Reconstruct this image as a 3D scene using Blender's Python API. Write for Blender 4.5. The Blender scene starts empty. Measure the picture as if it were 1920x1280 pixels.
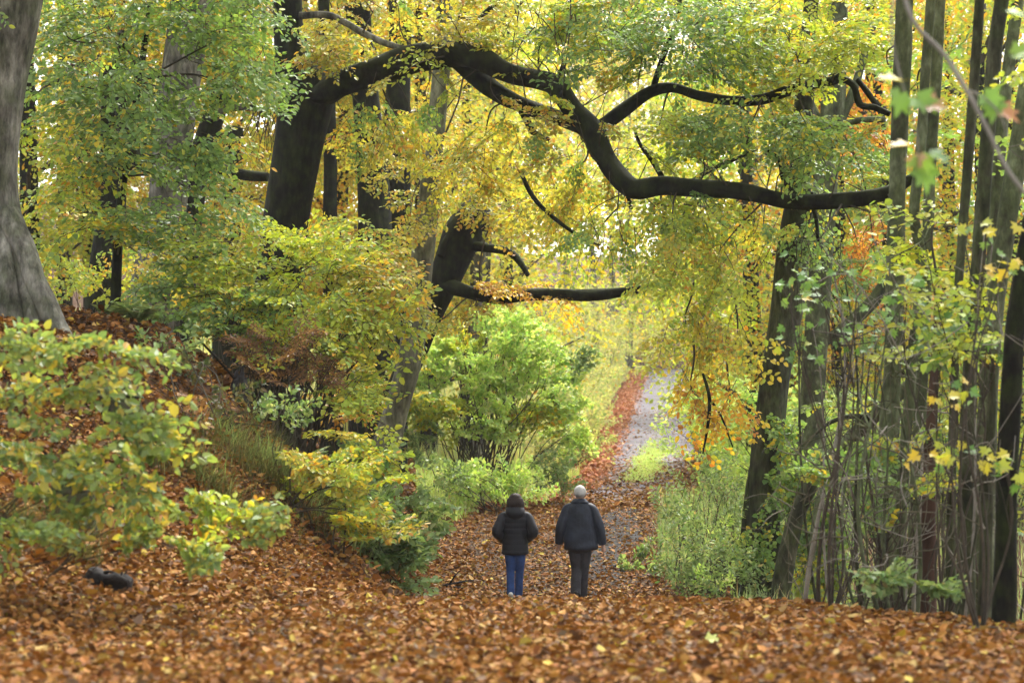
import bpy, math
import numpy as np
from mathutils import Vector, Matrix

S = bpy.context.scene
C = S.collection
rng = np.random.default_rng(11)

# ------------------------------------------------------------------ camera
F, CZ, HY = 3733.0, 1.3, 860.0          # focal length in photo pixels, eye height, horizon row


def P(px, py, d):
    return np.array([(px - 960.0) * d / F, d, CZ + (HY - py) * d / F])


cam = bpy.data.cameras.new('camera')
co = bpy.data.objects.new('camera', cam)
C.objects.link(co)
co.location = (0, 0, CZ)
co.rotation_euler = (math.radians(90), 0, 0)
cam.lens = 70.0
cam.sensor_width = 36.0
cam.shift_y = 220.0 / 1920.0
cam.clip_end = 3000
cam.dof.use_dof = True
cam.dof.focus_distance = 31.0
cam.dof.aperture_fstop = 2.0
S.camera = co

# ------------------------------------------------------------------ light
SUN_EL, SUN_AZ = math.radians(56), math.radians(18)   # azimuth measured from +Y to +X
W = bpy.data.worlds.new('World')
S.world = W
W.use_nodes = True
nt = W.node_tree
nt.nodes.clear()
sky = nt.nodes.new('ShaderNodeTexSky')
sky.sky_type = 'NISHITA'
sky.sun_disc = False
sky.sun_elevation = SUN_EL
sky.sun_rotation = SUN_AZ
sky.air_density = 1.0
sky.dust_density = 4.0
hs = nt.nodes.new('ShaderNodeHueSaturation')
hs.inputs['Saturation'].default_value = 0.22
bgn = nt.nodes.new('ShaderNodeBackground')
bgn.inputs['Strength'].default_value = 0.15
wo = nt.nodes.new('ShaderNodeOutputWorld')
nt.links.new(sky.outputs[0], hs.inputs['Color'])
nt.links.new(hs.outputs[0], bgn.inputs['Color'])
nt.links.new(bgn.outputs[0], wo.inputs['Surface'])

sl = bpy.data.lights.new('sun', 'SUN')
sl.energy = 1.5
sl.angle = math.radians(16)
sl.color = (1.0, 0.95, 0.86)
so = bpy.data.objects.new('sun', sl)
C.objects.link(so)
so.location = (20, 60, 80)
sd = Vector((math.sin(SUN_AZ) * math.cos(SUN_EL), math.cos(SUN_AZ) * math.cos(SUN_EL), math.sin(SUN_EL)))
so.rotation_euler = sd.to_track_quat('Z', 'Y').to_euler()

S.view_settings.view_transform = 'Standard'
S.view_settings.look = 'None'
S.view_settings.exposure = 2.08
S.view_settings.gamma = 1.0
S.view_settings.use_curve_mapping = False
S.render.engine = 'CYCLES'
cy = S.cycles
cy.max_bounces = 7
cy.diffuse_bounces = 4
cy.glossy_bounces = 2
cy.transmission_bounces = 6
cy.volume_bounces = 1
cy.use_denoising = True
cy.caustics_reflective = False
cy.caustics_refractive = False


# ------------------------------------------------------------------ materials
def newmat(name):
    m = bpy.data.materials.new(name)
    m.use_nodes = True
    n = m.node_tree
    n.nodes.clear()
    return m, n.nodes, n.links


def leaf_mat(name, trans=0.42, rough=0.5, boost=1.25, spec=0.4):
    m, N, L = newmat(name)
    at = N.new('ShaderNodeAttribute')
    at.attribute_name = 'tint'
    pb = N.new('ShaderNodeBsdfPrincipled')
    pb.inputs['Roughness'].default_value = rough
    pb.inputs['Specular IOR Level'].default_value = spec
    tr = N.new('ShaderNodeBsdfTranslucent')
    mu = N.new('ShaderNodeMix')
    mu.data_type = 'RGBA'
    mu.blend_type = 'MULTIPLY'
    mu.inputs[0].default_value = 1.0
    mu.inputs[7].default_value = (boost * 1.05, boost * 1.02, boost * 0.55, 1)
    mx = N.new('ShaderNodeMixShader')
    mx.inputs[0].default_value = trans
    o = N.new('ShaderNodeOutputMaterial')
    L.new(at.outputs['Color'], pb.inputs['Base Color'])
    L.new(at.outputs['Color'], mu.inputs[6])
    L.new(mu.outputs[2], tr.inputs['Color'])
    L.new(pb.outputs[0], mx.inputs[1])
    L.new(tr.outputs[0], mx.inputs[2])
    L.new(mx.outputs[0], o.inputs['Surface'])
    return m


def noise_mat(name, stops, scale=3.0, zscale=1.0, detail=6, bump=0.3, bscale=None, rough=0.85,
              moss=None, moss_amt=0.6, spec=0.12, bdist=0.02, streak=0.0, topmoss=None):
    m, N, L = newmat(name)
    tc = N.new('ShaderNodeTexCoord')
    mp = N.new('ShaderNodeMapping')
    mp.inputs['Scale'].default_value = (1, 1, zscale)
    L.new(tc.outputs['Object'], mp.inputs['Vector'])
    n1 = N.new('ShaderNodeTexNoise')
    n1.inputs['Scale'].default_value = scale
    n1.inputs['Detail'].default_value = detail
    n1.inputs['Roughness'].default_value = 0.65
    L.new(mp.outputs[0], n1.inputs['Vector'])
    cr = N.new('ShaderNodeValToRGB')
    el = cr.color_ramp.elements
    while len(el) < len(stops):
        el.new(0.5)
    for e, (p, c) in zip(el, stops):
        e.position = p
        e.color = (*c, 1)
    L.new(n1.outputs['Fac'], cr.inputs[0])
    col = cr.outputs[0]
    pb = N.new('ShaderNodeBsdfPrincipled')
    pb.inputs['Roughness'].default_value = rough
    pb.inputs['Specular IOR Level'].default_value = spec
    if moss:
        n3 = N.new('ShaderNodeTexNoise')
        n3.inputs['Scale'].default_value = scale * 1.7
        n3.inputs['Detail'].default_value = 4
        L.new(tc.outputs['Object'], n3.inputs['Vector'])
        r3 = N.new('ShaderNodeMapRange')
        r3.inputs[1].default_value = 0.42
        r3.inputs[2].default_value = 0.66
        r3.inputs[4].default_value = moss_amt
        L.new(n3.outputs['Fac'], r3.inputs[0])
        mm = N.new('ShaderNodeMix')
        mm.data_type = 'RGBA'
        mm.inputs[7].default_value = (*moss, 1)
        L.new(r3.outputs[0], mm.inputs[0])
        L.new(col, mm.inputs[6])
        col = mm.outputs[2]
    if streak:
        mp2 = N.new('ShaderNodeMapping')
        mp2.inputs['Scale'].default_value = (1, 1, 0.3)
        L.new(tc.outputs['Object'], mp2.inputs['Vector'])
        n4 = N.new('ShaderNodeTexNoise')
        n4.inputs['Scale'].default_value = scale * 4.5
        n4.inputs['Detail'].default_value = 7
        n4.inputs['Roughness'].default_value = 0.7
        L.new(mp2.outputs[0], n4.inputs['Vector'])
        r4 = N.new('ShaderNodeMapRange')
        r4.inputs[1].default_value = 0.35
        r4.inputs[2].default_value = 0.68
        r4.inputs[3].default_value = 1 - streak
        r4.inputs[4].default_value = 1 + streak * 1.3
        L.new(n4.outputs['Fac'], r4.inputs[0])
        m4 = N.new('ShaderNodeMix')
        m4.data_type = 'RGBA'
        m4.blend_type = 'MULTIPLY'
        m4.inputs[0].default_value = 1.0
        L.new(col, m4.inputs[6])
        L.new(r4.outputs[0], m4.inputs[7])
        col = m4.outputs[2]
    if topmoss:
        ge = N.new('ShaderNodeNewGeometry')
        sx = N.new('ShaderNodeSeparateXYZ')
        L.new(ge.outputs['Normal'], sx.inputs[0])
        ad = N.new('ShaderNodeMath')
        ad.operation = 'MULTIPLY_ADD'
        L.new(n1.outputs['Fac'], ad.inputs[0])
        ad.inputs[1].default_value = 1.6
        L.new(sx.outputs['Z'], ad.inputs[2])
        r5 = N.new('ShaderNodeMapRange')
        r5.inputs[1].default_value = 0.95
        r5.inputs[2].default_value = 1.65
        r5.inputs[4].default_value = 0.85
        L.new(ad.outputs[0], r5.inputs[0])
        m5 = N.new('ShaderNodeMix')
        m5.data_type = 'RGBA'
        m5.inputs[7].default_value = (*topmoss, 1)
        L.new(r5.outputs[0], m5.inputs[0])
        L.new(col, m5.inputs[6])
        col = m5.outputs[2]
    L.new(col, pb.inputs['Base Color'])
    n2 = N.new('ShaderNodeTexNoise')
    n2.inputs['Scale'].default_value = bscale or scale * 4
    n2.inputs['Detail'].default_value = 5
    L.new(mp.outputs[0], n2.inputs['Vector'])
    bp = N.new('ShaderNodeBump')
    bp.inputs['Strength'].default_value = bump
    bp.inputs['Distance'].default_value = bdist
    L.new(n2.outputs['Fac'], bp.inputs['Height'])
    L.new(bp.outputs[0], pb.inputs['Normal'])
    o = N.new('ShaderNodeOutputMaterial')
    L.new(pb.outputs[0], o.inputs['Surface'])
    return m


M_LEAF = leaf_mat('living_leaf', rough=0.45, spec=0.32)
M_FAR = leaf_mat('distant_leaf', trans=0.45, rough=0.6, spec=0.25)
M_LITTER = leaf_mat('fallen_leaf', trans=0.10, rough=0.7, boost=1.0, spec=0.12)
M_GRASS = leaf_mat('grass_blade', trans=0.35, rough=0.5, boost=1.2)
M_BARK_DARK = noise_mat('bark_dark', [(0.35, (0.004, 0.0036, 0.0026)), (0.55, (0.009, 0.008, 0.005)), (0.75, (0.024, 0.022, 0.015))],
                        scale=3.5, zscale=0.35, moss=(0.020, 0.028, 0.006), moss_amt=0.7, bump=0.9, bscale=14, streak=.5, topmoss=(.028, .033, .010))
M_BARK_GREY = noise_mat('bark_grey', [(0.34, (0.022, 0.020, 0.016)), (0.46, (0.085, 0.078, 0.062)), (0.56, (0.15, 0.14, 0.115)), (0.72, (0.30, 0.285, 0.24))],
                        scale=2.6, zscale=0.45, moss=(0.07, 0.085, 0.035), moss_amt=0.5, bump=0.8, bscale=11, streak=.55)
M_BARK_GREEN = noise_mat('bark_green', [(0.36, (0.032, 0.033, 0.019)), (0.5, (0.074, 0.083, 0.042)), (0.68, (0.18, 0.20, 0.115))],
                         scale=4.0, zscale=0.6, moss=(0.065, 0.085, 0.030), moss_amt=0.6, bump=0.8, bscale=18, streak=.32)
M_BARK_OLIVE = noise_mat('bark_olive', [(0.36, (0.014, 0.014, 0.008)), (0.5, (0.038, 0.038, 0.021)), (0.68, (0.10, 0.10, 0.06))],
                         scale=3.2, zscale=0.35, moss=(0.045, 0.06, 0.018), moss_amt=0.6, bump=0.9, bscale=14, streak=.5, topmoss=(.06, .075, .022))
M_BARK_RED = noise_mat('bark_reddish', [(0.3, (0.03, 0.018, 0.012)), (0.55, (0.075, 0.042, 0.028)), (0.8, (0.12, 0.08, 0.055))],
                       scale=3.5, zscale=0.4, bump=0.5, bscale=14)
M_TWIG = noise_mat('twig_bark', [(0.3, (0.03, 0.025, 0.018)), (0.7, (0.08, 0.065, 0.045))], scale=6, bump=0.0)
M_TWIG_PALE = noise_mat('twig_pale', [(0.3, (0.13, 0.115, 0.09)), (0.7, (0.28, 0.255, 0.21))], scale=6, bump=0.0)
M_TWIG_MID = noise_mat('twig_mid', [(0.3, (0.06, 0.055, 0.035)), (0.7, (0.14, 0.125, 0.085))], scale=6, bump=0.0)
M_BARK_PALE = noise_mat('bark_pale', [(0.34, (0.035, 0.034, 0.022)), (0.46, (0.09, 0.088, 0.06)), (0.56, (0.16, 0.157, 0.11)), (0.72, (0.27, 0.265, 0.195))],
                        scale=2.6, zscale=0.45, moss=(0.12, 0.135, 0.06), moss_amt=0.5, bump=0.8, bscale=11, streak=.45)
M_SOIL = noise_mat('soil', [(0.32, (0.012, 0.007, 0.004)), (0.5, (0.045, 0.021, 0.009)), (0.68, (0.10, 0.046, 0.016))],
                   scale=9, detail=10, bump=0.8, bscale=30, spec=0.03)


# ------------------------------------------------------------------ mesh builder
class MB:
    def __init__(self):
        self.v, self.f, self.t, self.n = [], [], [], 0

    def add(self, v, f, tint=None):
        v = np.asarray(v, dtype=np.float64).reshape(-1, 3)
        f = np.asarray(f, dtype=np.int64)
        if f.ndim == 1:
            f = f.reshape(1, -1)
        self.v.append(v)
        self.f.append(f + self.n)
        if tint is None:
            tint = np.tile([[0.1, 0.1, 0.1]], (len(f), 1))
        self.t.append(np.broadcast_to(np.asarray(tint, float), (len(f), 3)))
        self.n += len(v)

    def mesh(self, name, mat, origin=(0, 0, 0), smooth=False):
        me = bpy.data.meshes.new(name)
        if not self.v:
            return me
        v = np.concatenate(self.v) - np.asarray(origin)
        loops = np.concatenate([a.ravel() for a in self.f]).astype(np.int32)
        sizes = np.concatenate([np.full(len(a), a.shape[1]) for a in self.f]).astype(np.int32)
        starts = (np.cumsum(sizes) - sizes).astype(np.int32)
        me.vertices.add(len(v))
        me.vertices.foreach_set('co', v.astype(np.float32).ravel())
        me.loops.add(len(loops))
        me.loops.foreach_set('vertex_index', loops)
        me.polygons.add(len(sizes))
        me.polygons.foreach_set('loop_start', starts)
        me.polygons.foreach_set('loop_total', sizes)
        me.update(calc_edges=True)
        me.polygons.foreach_set('use_smooth', np.full(len(sizes), smooth, dtype=bool))
        t = np.concatenate(self.t)
        a = me.attributes.new('tint', 'FLOAT_COLOR', 'FACE')
        a.data.foreach_set('color', np.c_[t, np.ones(len(t))].astype(np.float32).ravel())
        me.materials.append(mat)
        return me

    def build(self, name, mat, parent=None, smooth=False, kind=None):
        org = np.array(parent.matrix_world.translation) if parent is not None else np.zeros(3)
        if parent is not None:
            org = np.array(parent['_o'])
        o = bpy.data.objects.new(name, self.mesh(name, mat, org, smooth))
        C.objects.link(o)
        if parent is not None:
            o.parent = parent
        if kind:
            o['kind'] = kind
        return o


EMPTIES = []


def thing(name, label, cat, loc, group=None):
    o = bpy.data.objects.new(name, None)
    C.objects.link(o)
    o.location = tuple(loc)
    o.empty_display_size = 0.3
    o['_o'] = [float(a) for a in loc]
    o['label'] = label
    o['category'] = cat
    if group:
        o['group'] = group
    EMPTIES.append(o)
    return o


def tag(o, label, cat, group=None):
    o['label'] = label
    o['category'] = cat
    if group:
        o['group'] = group
    return o


def catmull(p, sub):
    p = np.asarray(p, float)
    if len(p) < 3 or sub < 2:
        return p if sub < 2 else np.array([p[0] + (p[-1] - p[0]) * t for t in np.linspace(0, 1, sub + 1)])
    q = np.vstack([2 * p[0] - p[1], p, 2 * p[-1] - p[-2]])
    out = []
    ts = np.linspace(0, 1, sub, endpoint=False)[:, None]
    for i in range(len(p) - 1):
        a, b, c, d = q[i], q[i + 1], q[i + 2], q[i + 3]
        out.append(0.5 * (2 * b + (c - a) * ts + (2 * a - 5 * b + 4 * c - d) * ts ** 2 + (3 * b - a - 3 * c + d) * ts ** 3))
    out.append(p[-1:])
    return np.vstack(out)


def tube(mb, pts, radii, sides=8, sub=1, lump=0.0, seed=0, caps=True, flare=None, tint=None):
    pr = np.c_[np.asarray(pts, float), np.asarray(radii, float)]
    pr = catmull(pr, sub) if sub > 1 else pr
    p, r = pr[:, :3], np.maximum(pr[:, 3], 1e-4)
    n = len(p)
    T = np.gradient(p, axis=0)
    T /= np.linalg.norm(T, axis=1)[:, None] + 1e-9
    up = np.array([0, 1, 0]) if abs(T[0, 1]) < 0.8 else np.array([1, 0, 0])
    U = np.zeros_like(p)
    u = np.cross(up, T[0])
    for i in range(n):
        u = u - T[i] * u.dot(T[i])
        u /= np.linalg.norm(u) + 1e-9
        U[i] = u
    V = np.cross(T, U)
    th = np.linspace(0, 2 * np.pi, sides, endpoint=False)
    rr = np.repeat(r[:, None], sides, 1)
    if lump:
        s = np.cumsum(np.r_[0, np.linalg.norm(np.diff(p, axis=0), axis=1)]) / max(r.mean() * 2, 0.02)
        g = np.random.default_rng(seed + 5)
        tot = 0
        for k in range(7):
            a, b = g.integers(1, 5), g.uniform(0.2, 1.6)
            tot = tot + np.sin(a * th[None] + g.uniform(0, 6)) * np.sin(b * s[:, None] + g.uniform(0, 6)) / (1 + 0.25 * k)
        rr = rr * (1 + lump * tot * 0.5)
    if flare is not None:
        rr = rr * flare(n, th)
    v = p[:, None] + rr[..., None] * (np.cos(th)[None, :, None] * U[:, None] + np.sin(th)[None, :, None] * V[:, None])
    idx = np.arange(n * sides).reshape(n, sides)
    a, b = idx[:-1], np.roll(idx, -1, 1)[:-1]
    c, d = np.roll(idx, -1, 1)[1:], idx[1:]
    f = np.stack([a, b, c, d], -1).reshape(-1, 4)
    base = mb.n
    mb.add(v.reshape(-1, 3), f, tint)
    if caps:
        for end in (0, n - 1):
            ring = idx[end]
            cen = p[end] + (T[end] if end else -T[end]) * r[end] * 0.3
            vv = np.vstack([v[end], cen])
            i = np.arange(sides)
            j = (i + 1) % sides
            fc = np.stack([i, j, np.full(sides, sides)], 1) if end else np.stack([j, i, np.full(sides, sides)], 1)
            mb.add(vv, fc, tint)


# ------------------------------------------------------------------ terrain
_pd = [-60, 0, 11.5, 16, 19.5, 22, 26, 31, 36, 43, 52, 58, 85, 125, 175, 260, 420, 700]
_pz = [0.3, 0.06, 0.0, -0.03, -0.12, -0.36, -0.72, -0.96, -0.74, 0.10, 0.46, 0.68, 1.75, 4.65, 9.3, 21, 44, 70]
_gy = np.arange(-60, 700, 0.25)
_gz = np.interp(_gy, _pd, _pz)
for _s in (3, 5):
    _k = np.ones(2 * _s + 1) / (2 * _s + 1)
    _gz = np.convolve(np.pad(_gz, _s, mode='edge'), _k, 'valid')


def path_x(d):
    return np.interp(d, [0, 12, 20, 31, 38, 43, 48, 52, 58, 85, 125, 175, 260], [-0.2, 0.1, 0.3, 0.75, 0.95, 1.25, 2.1, 2.9, 3.65, 5.9, 9.0, 13.3, 21])


def path_w(d):
    return np.interp(d, [0, 30, 38, 44, 50, 58, 85, 125, 175, 260], [6, 3.6, 3.7, 3.8, 3.2, 2.9, 3.7, 3.5, 3.3, 3.2])


def sst(a, b, x):
    t = np.clip((x - a) / (b - a), 0, 1)
    return t * t * (3 - 2 * t)


def vnoise(x, y, s, seed=0):
    g = np.random.default_rng(seed)
    o = 0
    for k in range(5):
        a = g.uniform(0, 2 * np.pi)
        w = s * g.uniform(0.6, 1.8)
        o = o + np.sin(w * (x * np.cos(a) + y * np.sin(a)) + g.uniform(0, 6.28))
    return o / 5


def gz(x, y):
    x, y = np.asarray(x, float), np.asarray(y, float)
    z = np.interp(y, _gy, _gz)
    foot = np.interp(y, [0, 12, 16, 20, 24, 29, 35, 42, 46, 60, 90, 180], [-3.2, -3.0, -2.4, -1.6, -1.1, -0.95, -1.15, -2.2, -1.4, -0.5, 1.6, 8])
    slope = np.interp(y, [0, 12, 16, 20, 23, 26, 31, 35, 45, 60, 120], [0.16, 0.18, 0.30, 0.46, 0.85, 1.15, 1.1, 0.8, 0.42, 0.25, 0.16])
    t = np.maximum(foot - x, 0)
    t = t * t / (t + 0.35)
    rise = slope * t
    cap = np.interp(y, [0, 16, 22, 26, 35, 60, 200], [2.0, 2.0, 2.9, 3.7, 3.4, 5.0, 14])
    rise = np.where(rise > cap, cap + (rise - cap) * 0.18, rise)
    z = z + rise + 0.22 * vnoise(x, y, 1.9, 31) * np.clip(rise / 1.2, 0, 1)
    fr = path_x(y) + path_w(y) * 0.5 + 0.5
    fr = np.where(y < 24, np.interp(y, [0, 16, 24], [3.2, 3.0, 2.6]), fr)
    u = np.maximum(x - fr, 0)
    z = z - np.interp(y, [10, 17, 24, 40, 70, 120], [0.02, 0.07, 0.22, 0.14, 0.02, 0]) * np.minimum(u, 9)
    z = z + 0.05 * vnoise(x, y, 1.1, 3) * (1 - 0.5 * np.exp(-((x - path_x(y)) / 1.6) ** 2)) + 0.018 * vnoise(x, y, 3.3, 4)
    return z


def G(x, y, dz=0.0):
    return np.array([x, y, float(gz(x, y)) + dz])


def base_px(px, d):
    x = (px - 960.0) * d / F
    return G(x, d)


def sheet(name, mat, ys, us, xc, xw, dz):
    Y = np.repeat(ys[:, None], len(us), 1)
    X = xc(ys)[:, None] + us[None] * xw(ys)[:, None]
    Z = gz(X, Y) + dz
    v = np.stack([X, Y, Z], -1).reshape(-1, 3)
    i = np.arange(len(ys) * len(us)).reshape(len(ys), len(us))
    f = np.stack([i[:-1, :-1], i[:-1, 1:], i[1:, 1:], i[1:, :-1]], -1).reshape(-1, 4)
    mb = MB()
    mb.add(v, f)
    o = mb.build(name, mat, smooth=True)
    o['kind'] = 'structure'
    return o


ys = np.r_[np.arange(-60, 6, 2.0), np.arange(6, 50, 0.22), np.geomspace(50, 690, 110)]
uu = np.linspace(-1, 1, 221)
uu = np.sign(uu) * np.abs(uu) ** 1.9
ground = sheet('ground', M_SOIL, ys, uu, lambda d: 0 * d, lambda d: 45 + 0.55 * np.maximum(d, 0), 0.0)
tag(ground, 'brown leaf covered woodland floor with bank on one side', 'ground')
del ground['category']
ground['_o'] = [0.0, 0.0, 0.0]

M_PATH = noise_mat('trodden_mud', [(0.32, (0.016, 0.012, 0.009)), (0.5, (0.045, 0.030, 0.020)), (0.7, (0.09, 0.06, 0.04))], scale=2.2, detail=9, bump=0.6, bscale=22, spec=0.05)
M_GRAVEL = noise_mat('gravel', [(0.3, (0.075, 0.069, 0.076)), (0.5, (0.145, 0.135, 0.148)), (0.72, (0.23, 0.21, 0.225))], scale=1.3, detail=10, bump=0.5, bscale=40, spec=0.05)
M_RUT = noise_mat('wet_mud', [(0.35, (0.008, 0.007, 0.0065)), (0.65, (0.026, 0.022, 0.020))], scale=3, bump=0.9, bscale=9, rough=0.8, spec=0.08)
u9 = np.linspace(-0.5, 0.5, 17)
sheet('path', M_PATH, np.arange(26, 50, 0.2), u9, path_x, lambda d: path_w(d), 0.008)
sheet('gravel_track', M_GRAVEL, np.r_[np.arange(45, 80, 0.5), np.arange(80, 172, 1.5)], u9, path_x, lambda d: path_w(d), 0.016)
sheet('muddy_rut', M_RUT, np.arange(31.5, 49, 0.2), np.linspace(-0.5, 0.5, 7),
      lambda d: path_x(d) + np.interp(d, [31, 36, 42, 49], [0.45, 0.75, 1.15, 1.0]) + 0.1 * np.sin(d * 1.3),
      lambda d: 0.75 + 0.2 * np.sin(d * 2.1) + 0.1 * np.sin(d * 5), 0.012)

# ------------------------------------------------------------------ leaves
PAL = {
    'green': [(5, (0.135, 0.215, 0.060)), (3, (0.180, 0.260, 0.070)), (2, (0.095, 0.165, 0.050)), (1.6, (0.30, 0.31, 0.05)), (0.9, (0.45, 0.34, 0.04))],
    'lime': [(4, (0.27, 0.33, 0.045)), (3, (0.34, 0.36, 0.045)), (2, (0.19, 0.27, 0.055)), (1.6, (0.47, 0.37, 0.035)), (0.6, (0.45, 0.24, 0.03))],
    'yellow': [(4, (0.46, 0.37, 0.055)), (3, (0.37, 0.36, 0.06)), (2, (0.25, 0.29, 0.06)), (1.4, (0.50, 0.31, 0.045)), (0.7, (0.36, 0.19, 0.04)), (1, (0.52, 0.46, 0.14))],
    'orange': [(3, (0.52, 0.28, 0.03)), (3, (0.54, 0.38, 0.035)), (1.5, (0.40, 0.17, 0.03)), (1, (0.36, 0.34, 0.04))],
    'russet': [(3, (0.36, 0.14, 0.035)), (2, (0.46, 0.22, 0.04)), (1, (0.25, 0.10, 0.03))],
    'fresh': [(4, (0.25, 0.34, 0.085)), (3, (0.31, 0.39, 0.12)), (2, (0.17, 0.27, 0.065)), (1.6, (0.40, 0.43, 0.19))],
    'dark': [(4, (0.065, 0.115, 0.035)), (3, (0.095, 0.15, 0.04)), (1, (0.17, 0.21, 0.045)), (0.5, (0.36, 0.30, 0.04))],
    'herb': [(4, (0.16, 0.23, 0.085)), (3, (0.22, 0.29, 0.11)), (2, (0.11, 0.18, 0.06)), (1.4, (0.32, 0.36, 0.16)), (.6, (.34, .28, .13))],
    'litter': [(4, (0.37, 0.152, 0.030)), (3, (0.27, 0.102, 0.022)), (3, (0.44, 0.205, 0.044)), (2.8, (0.13, 0.054, 0.018)), (1.1, (0.50, 0.31, 0.095)), (0.45, (0.58, 0.42, 0.06)), (1.0, (0.27, 0.17, 0.10))],
    'palegreen': [(3, (0.20, 0.28, 0.085)), (3, (0.25, 0.31, 0.085)), (1.8, (0.42, 0.36, 0.06)), (2.4, (0.14, 0.21, 0.07)), (.7, (.46, .30, .06))],
    'bankgrass': [(3, (0.16, 0.18, 0.065)), (2, (0.24, 0.20, 0.085)), (2, (0.10, 0.14, 0.045)), (1.5, (0.24, 0.14, 0.06)), (1, (0.32, 0.30, 0.14))],
    'redlitter': [(4, (0.40, 0.15, 0.06)), (3, (0.30, 0.10, 0.045)), (2, (0.48, 0.24, 0.11))],
    'brown': [(3, (0.20, 0.10, 0.045)), (2, (0.28, 0.15, 0.06)), (2, (0.12, 0.06, 0.03))],
    'paleg': [(3, (0.30, 0.34, 0.13)), (3, (0.40, 0.38, 0.17)), (2, (0.22, 0.30, 0.10)), (1, (0.46, 0.37, 0.16))],
}


PALK = {'palegreen': 1.02, 'litter': 0.63, 'yellow': 1.1, 'orange': 1.1, 'lime': 1.3, 'herb': 1.15, 'bankgrass': .55, 'redlitter': 1.0, 'brown': 1.0, 'fresh': 1.7, 'paleg': 1.3, 'dark': 1.2, 'russet': 1.3}


def tints(pal, n, key=None):
    p = PAL[pal]
    w = np.array([a for a, _ in p], float)
    cdf = np.cumsum(w) / w.sum()
    u = rng.random(n) if key is None else np.clip(key, 0, 0.9999)
    i = np.minimum(np.searchsorted(cdf, u), len(p) - 1)
    c = np.array([b for _, b in p])[i]
    c = c * PALK.get(pal, 1.38)
    return np.clip(c * rng.uniform(0.78, 1.22, (n, 1)) * rng.uniform(0.93, 1.07, (n, 3)), 0.004, 0.68)


# blade outline: base, two left points, tip, two right points
LX = np.array([0, 0.30, 0.72, 1.0, 0.72, 0.30])
LY = np.array([0, 0.5, 0.40, 0.0, -0.40, -0.5])
LQ = np.array([[0, 3, 2, 1], [0, 5, 4, 3]])


def leaf_verts(pos, dr, nr, ln, wd, fold, curl):
    sd_ = np.cross(nr, dr)
    v = (pos[:, None] + dr[:, None] * (LX[None, :, None] * ln[:, None, None]) + sd_[:, None] * (LY[None, :, None] * wd[:, None, None])
         + nr[:, None] * ((np.abs(LY)[None] * wd[:, None] * fold[:, None] - (LX ** 2)[None] * ln[:, None] * curl[:, None])[..., None]))
    return v


def add_leaves(mb, pos, dr, nr, ln, wd, tint, fold=None, curl=None):
    n = len(pos)
    if n == 0:
        return
    fold = rng.uniform(0.1, 0.55, n) if fold is None else fold
    curl = rng.uniform(-0.05, 0.25, n) if curl is None else curl
    v = leaf_verts(pos, dr, nr, ln, wd, fold, curl)
    f = (np.arange(n)[:, None, None] * 6 + LQ[None]).reshape(-1, 4)
    mb.add(v.reshape(-1, 3), f, np.repeat(tint, 2, 0))


def unit(v):
    return v / (np.linalg.norm(v, axis=-1, keepdims=True) + 1e-9)


def orthon(dr, nr):
    dr = unit(dr)
    nr = unit(nr - dr * (nr * dr).sum(-1, keepdims=True))
    return dr, nr


_LEAFMESH = {}


def leaf_variants(pal, mat, k=7):
    key = (pal, mat.name)
    if key not in _LEAFMESH:
        out = []
        for i in range(k):
            mb = MB()
            t = tints(pal, 1, key=np.array([(i + 0.5) / k]))
            add_leaves(mb, np.zeros((1, 3)), np.array([[1., 0, 0]]), np.array([[0, 0, 1.]]), np.array([1.]), np.array([0.62]), t,
                       np.array([0.25 + 0.05 * i]), np.array([0.05 + 0.03 * i]))
            out.append(mb.mesh('leaf', mat))
        _LEAFMESH[key] = out
    return _LEAFMESH[key]


def leaf_objects(parent, pos, dr, nr, ln, pal, mat):
    ms = leaf_variants(pal, mat)
    org = np.array(parent['_o'])
    sd_ = np.cross(nr, dr)
    for i in range(len(pos)):
        o = bpy.data.objects.new('leaf', ms[int(rng.integers(len(ms)))])
        C.objects.link(o)
        o.parent = parent
        a, b, c, p, s = dr[i], sd_[i], nr[i], pos[i] - org, ln[i]
        o.matrix_basis = Matrix(((a[0] * s, b[0] * s, c[0] * s, p[0]), (a[1] * s, b[1] * s, c[1] * s, p[1]),
                                 (a[2] * s, b[2] * s, c[2] * s, p[2]), (0, 0, 0, 1)))


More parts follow.
